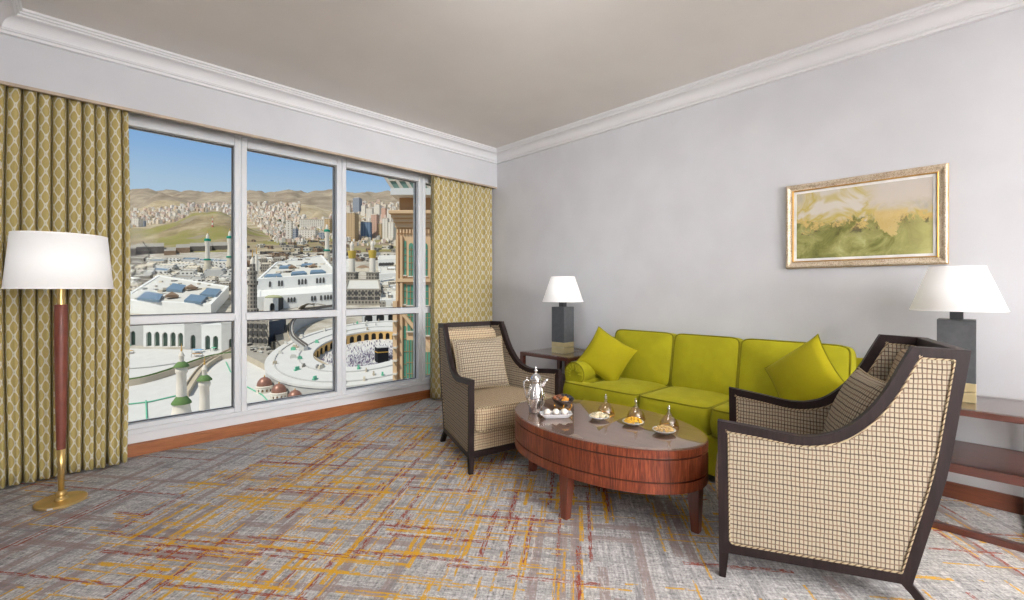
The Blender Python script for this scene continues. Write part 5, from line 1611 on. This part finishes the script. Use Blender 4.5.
# ---- the tan tower next door with green glass
def big_tower():
    F = 110.0; k = F/450; x0 = 394
    r = (x0-512)/450*F
    t = thing('neighbour_tower', 'tall tan stone tower with green glass windows close by at the right of the window', 'tower', world(r, F, 0), HEAD)
    X = lambda px: (px-x0)*k
    Z = lambda py: (290-py)*k
    def bx(mb, a, b_, ya, yb, d0, d1): return mb.box(X(a), X(b_), d0, d1, Z(yb), Z(ya))
    m = MB(); bx(m, 396.5,520,228,760, 0,24); bx(m, 400,520,197,228,.8,24); m.build('wall', CM['tan'], t)
    m = MB(); bx(m, 399,520,197.5,212, .4,1.2); m.build('attic_band', CM['tan2'], t)
    for (a, ya, yb, d) in ((391.5,212,215.5,-2.8),(393,215.5,219,-2.1),(394.5,219,223,-1.4),(395.5,223,228,-.7)):
        m = MB(); bx(m, a,520,ya,yb,d,6); m.build('cornice', CM['tan'], t, bevel=.15)
    m = MB()
    for i in range(40): bx(m, 397+i*3.1,398.7+i*3.1,229.5,233.5,-.5,.3)
    m.build('dentils', CM['tan'], t)
    m = MB(); bx(m, 394,398,301,760,-1.2,2); bx(m, 396.5,399,236,301,-.7,1); m.build('corner_strip', CM['tan'], t)
    for a, b_ in ((400.5,403.2),(415.5,420.5),(431.5,436),(447,452)):
        m = MB(); bx(m, a, b_, 236, 760, -.7, .4); m.build('pilaster', CM['tan'], t, bevel=.08)
    m = MB(); bx(m, 397,520,278.5,282,-.9,.4); m.build('string_course', CM['tan'], t)
    def window(a, b_, ya, yb, arch=False, nx=2, nz=3, y=0.0):
        w = MB()
        if arch:
            c = (X(a)+X(b_))/2; hw = (X(b_)-X(a))/2; s_ = Z(ya)-hw*1.3
            lp = [(X(a),Z(yb)),(X(b_),Z(yb)),(X(b_),s_)]+[(c+hw*math.cos(q*PI/8), s_+hw*1.3*math.sin(q*PI/8)) for q in range(1,8)]+[(X(a),s_)]
            w.poly([lp], lambda u,v,q: (u, -.05+q, v), .25)
        else: bx(w, a, b_, ya, yb, -.15, .1)
        o = w.build('window', CM['tglass'], t)
        w = MB()
        for i in range(1, nx): x = a+(b_-a)*i/nx; w.box(X(x)-.06,X(x)+.06,-.32,-.14,Z(yb),Z(ya)-(.0 if not arch else .8))
        for i in range(1, nz): q = ya+(yb-ya)*i/nz; w.box(X(a),X(b_),-.30,-.14,Z(q)-.06,Z(q)+.06)
        w.build('mullions', CM['tan2'], o)
        w = MB(); bx(w, a-.8, b_+.8, yb, yb+1.2, -.6, .1); w.build('sill', CM['mull'], o)
    window(404.3,406.2,241,275, False, 1, 5)
    for a in (409, 423, 438): window(a,a+4.6,243,276, True, 2, 5)
    window(404.3,406.0,284,304, False, 1, 3)
    for a in (407.5, 422, 437.5): window(a,a+6.5,285,305, False, 2, 3)
    for i in range(9): window(395.4,397.4,309+i*13,319+i*13, False, 1, 2, 0)
    for a, b_ in ((396.2,398.6),):
        pass
    for i in range(9): 
        m = MB(); bx(m, 394.6,398.6,320+i*13,321.6+i*13,-2.0,0); m.build('balcony_slab', CM['mull'], t)
    window(403.8,406.0,326,440, False, 1, 9)
    window(407.5,414.5,309,331, False, 2, 3); window(406.8,415,340,440, False, 3, 9)
    window(421.5,430.5,309,335, False, 3, 3); window(421.5,430.5,352,440, False, 3, 8); window(437,446,320,440, False, 3, 9)
    m = MB(); m.poly([[(X(400.5),Z(312)),(X(404),Z(312)),(X(440),Z(354)),(X(440),Z(362))]], lambda u,v,q: (u, -.6+q, v), 1.0); m.build('raking_band', CM['tan'], t)
    # glazed crown flaring outward over the slab
    m = MB(); bx(m, 394,520,191,197.5,-3.2,20); m.build('roof_slab', masonry('pale_slab', (206,208,208), (222,222,220)), t)
    def crown(px, v, off=0): return (X(px-16*v), -2.6+off-1.5*v, Z(191.5-26*v))
    gl = masonry('crown_glass', (104,136,128), (140,166,158), rough=.2)
    m = MB(); m.grid(lambda u, v: crown(396+u*120, v), 12, 2); m.build('sloping_glass', gl, t, solid=.2)
    for px in (396,405,414,423,432,441,450):
        m = MB(); m.tube([crown(px, 0, -.2), crown(px, 1, -.2)], .38, 6); m.build('rib', CM['mull'], t, uv=False)
    m = MB(); m.tube([crown(396, .30, -.2), crown(516, .30, -.2)], .2, 6); m.build('crown_rail', CM['mull'], t, uv=False)
big_tower()
# ------------------------------------------------------------------ camera, light, world
cam = bpy.data.cameras.new('camera'); co = bpy.data.objects.new('camera', cam); COL.objects.link(co)
cam.sensor_width = 36; cam.sensor_fit = 'HORIZONTAL'; cam.lens = 36*450/1024
cam.shift_y = -10/1024; cam.clip_end = 40000; cam.clip_start = .05
co.location = (0,0,EYE)
co.rotation_euler = (PI/2, 0, math.atan2(SA, CA)-PI/2)
SC.camera = co
def area(name, loc, rot, sx, sy, watts, color=(1,1,1), spread=180):
    l = bpy.data.lights.new(name, 'AREA'); l.shape = 'RECTANGLE'; l.size = sx; l.size_y = sy; l.energy = watts; l.color = color; l.spread = math.radians(spread)
    o = bpy.data.objects.new(name, l); COL.objects.link(o); o.location = loc; o.rotation_euler = rot
    return o
area('back_fill', (.6,-5.6,1.7), (math.radians(90),0,math.radians(-7)), 1.8, 2.0, 68, (.985,.99,1), 66)  # added fill light at the back wall, no fixture there
area('bounce_fill', (.9,-3.3,.7), (math.radians(180),0,0), 2.0, 2.4, 500, (.985,.99,1), 110)  # added upward fill behind the camera, bounced off the ceiling
area('corner_fill', (1.15,1.15,2.62), Vector((2.4,2.0,-1.35)).to_track_quat('-Z','Y').to_euler(), .6, .5, 10, (.99,.99,1), 110)  # added unseen fill washing the far corner, not a room fixture
for nm, p, e in (('floor_lamp_glow', (-.055,3.605,1.37), .7), ('corner_lamp_glow', (3.235,2.655,1.21), .4), ('right_lamp_glow', (3.345,.068,1.21), .4)):
    l = bpy.data.lights.new(nm, 'POINT'); l.energy = e; l.shadow_soft_size = .04; l.color = (1,.93,.85)
    o = bpy.data.objects.new(nm, l); COL.objects.link(o); o.location = p
sun = bpy.data.lights.new('sun', 'SUN'); sun.energy = 3.5; sun.angle = math.radians(.6); sun.color = (1,.95,.87)
so = bpy.data.objects.new('sun', sun); COL.objects.link(so)
# comes from behind the building, over the right shoulder
d = Vector((CA*.55 + SA*.40, SA*.55 - CA*.40, -.85))
so.rotation_euler = d.to_track_quat('-Z', 'Y').to_euler()
w = bpy.data.worlds.new('sky'); SC.world = w; w.use_nodes = True
nt = w.node_tree; bg = nt.nodes['Background']
tc = nt.nodes.new('ShaderNodeTexCoord'); sp = nt.nodes.new('ShaderNodeSeparateXYZ'); nt.links.new(tc.outputs['Generated'], sp.inputs[0])
rp = nt.nodes.new('ShaderNodeValToRGB'); nt.links.new(sp.outputs[2], rp.inputs[0])
e = rp.color_ramp.elements
e[0].position = 0; e[0].color = lin((150,142,130)); e[1].position = 1; e[1].color = lin((136,142,152))
for p, c in ((.02,(150,142,130)),(.06,(190,200,208)),(.15,(168,190,210)),(.19,(162,186,208)),(.25,(132,168,208)),(.32,(112,156,208)),(.5,(124,144,170)),(.7,(140,148,160))):
    k = e.new(p); k.color = lin(c)
nt.links.new(rp.outputs[0], bg.inputs[0]); bg.inputs[1].default_value = 1.12
SC.view_settings.view_transform = 'Standard'; SC.view_settings.look = 'None'
SC.view_settings.gamma = 1; SC.view_settings.exposure = 0; SC.view_settings.use_curve_mapping = False
SC.cycles.use_denoising = True
SC.cycles.max_bounces = 8; SC.cycles.diffuse_bounces = 5; SC.cycles.transparent_max_bounces = 24
SC.cycles.caustics_reflective = False; SC.cycles.caustics_refractive = False
SC.cycles.sample_clamp_indirect = 6
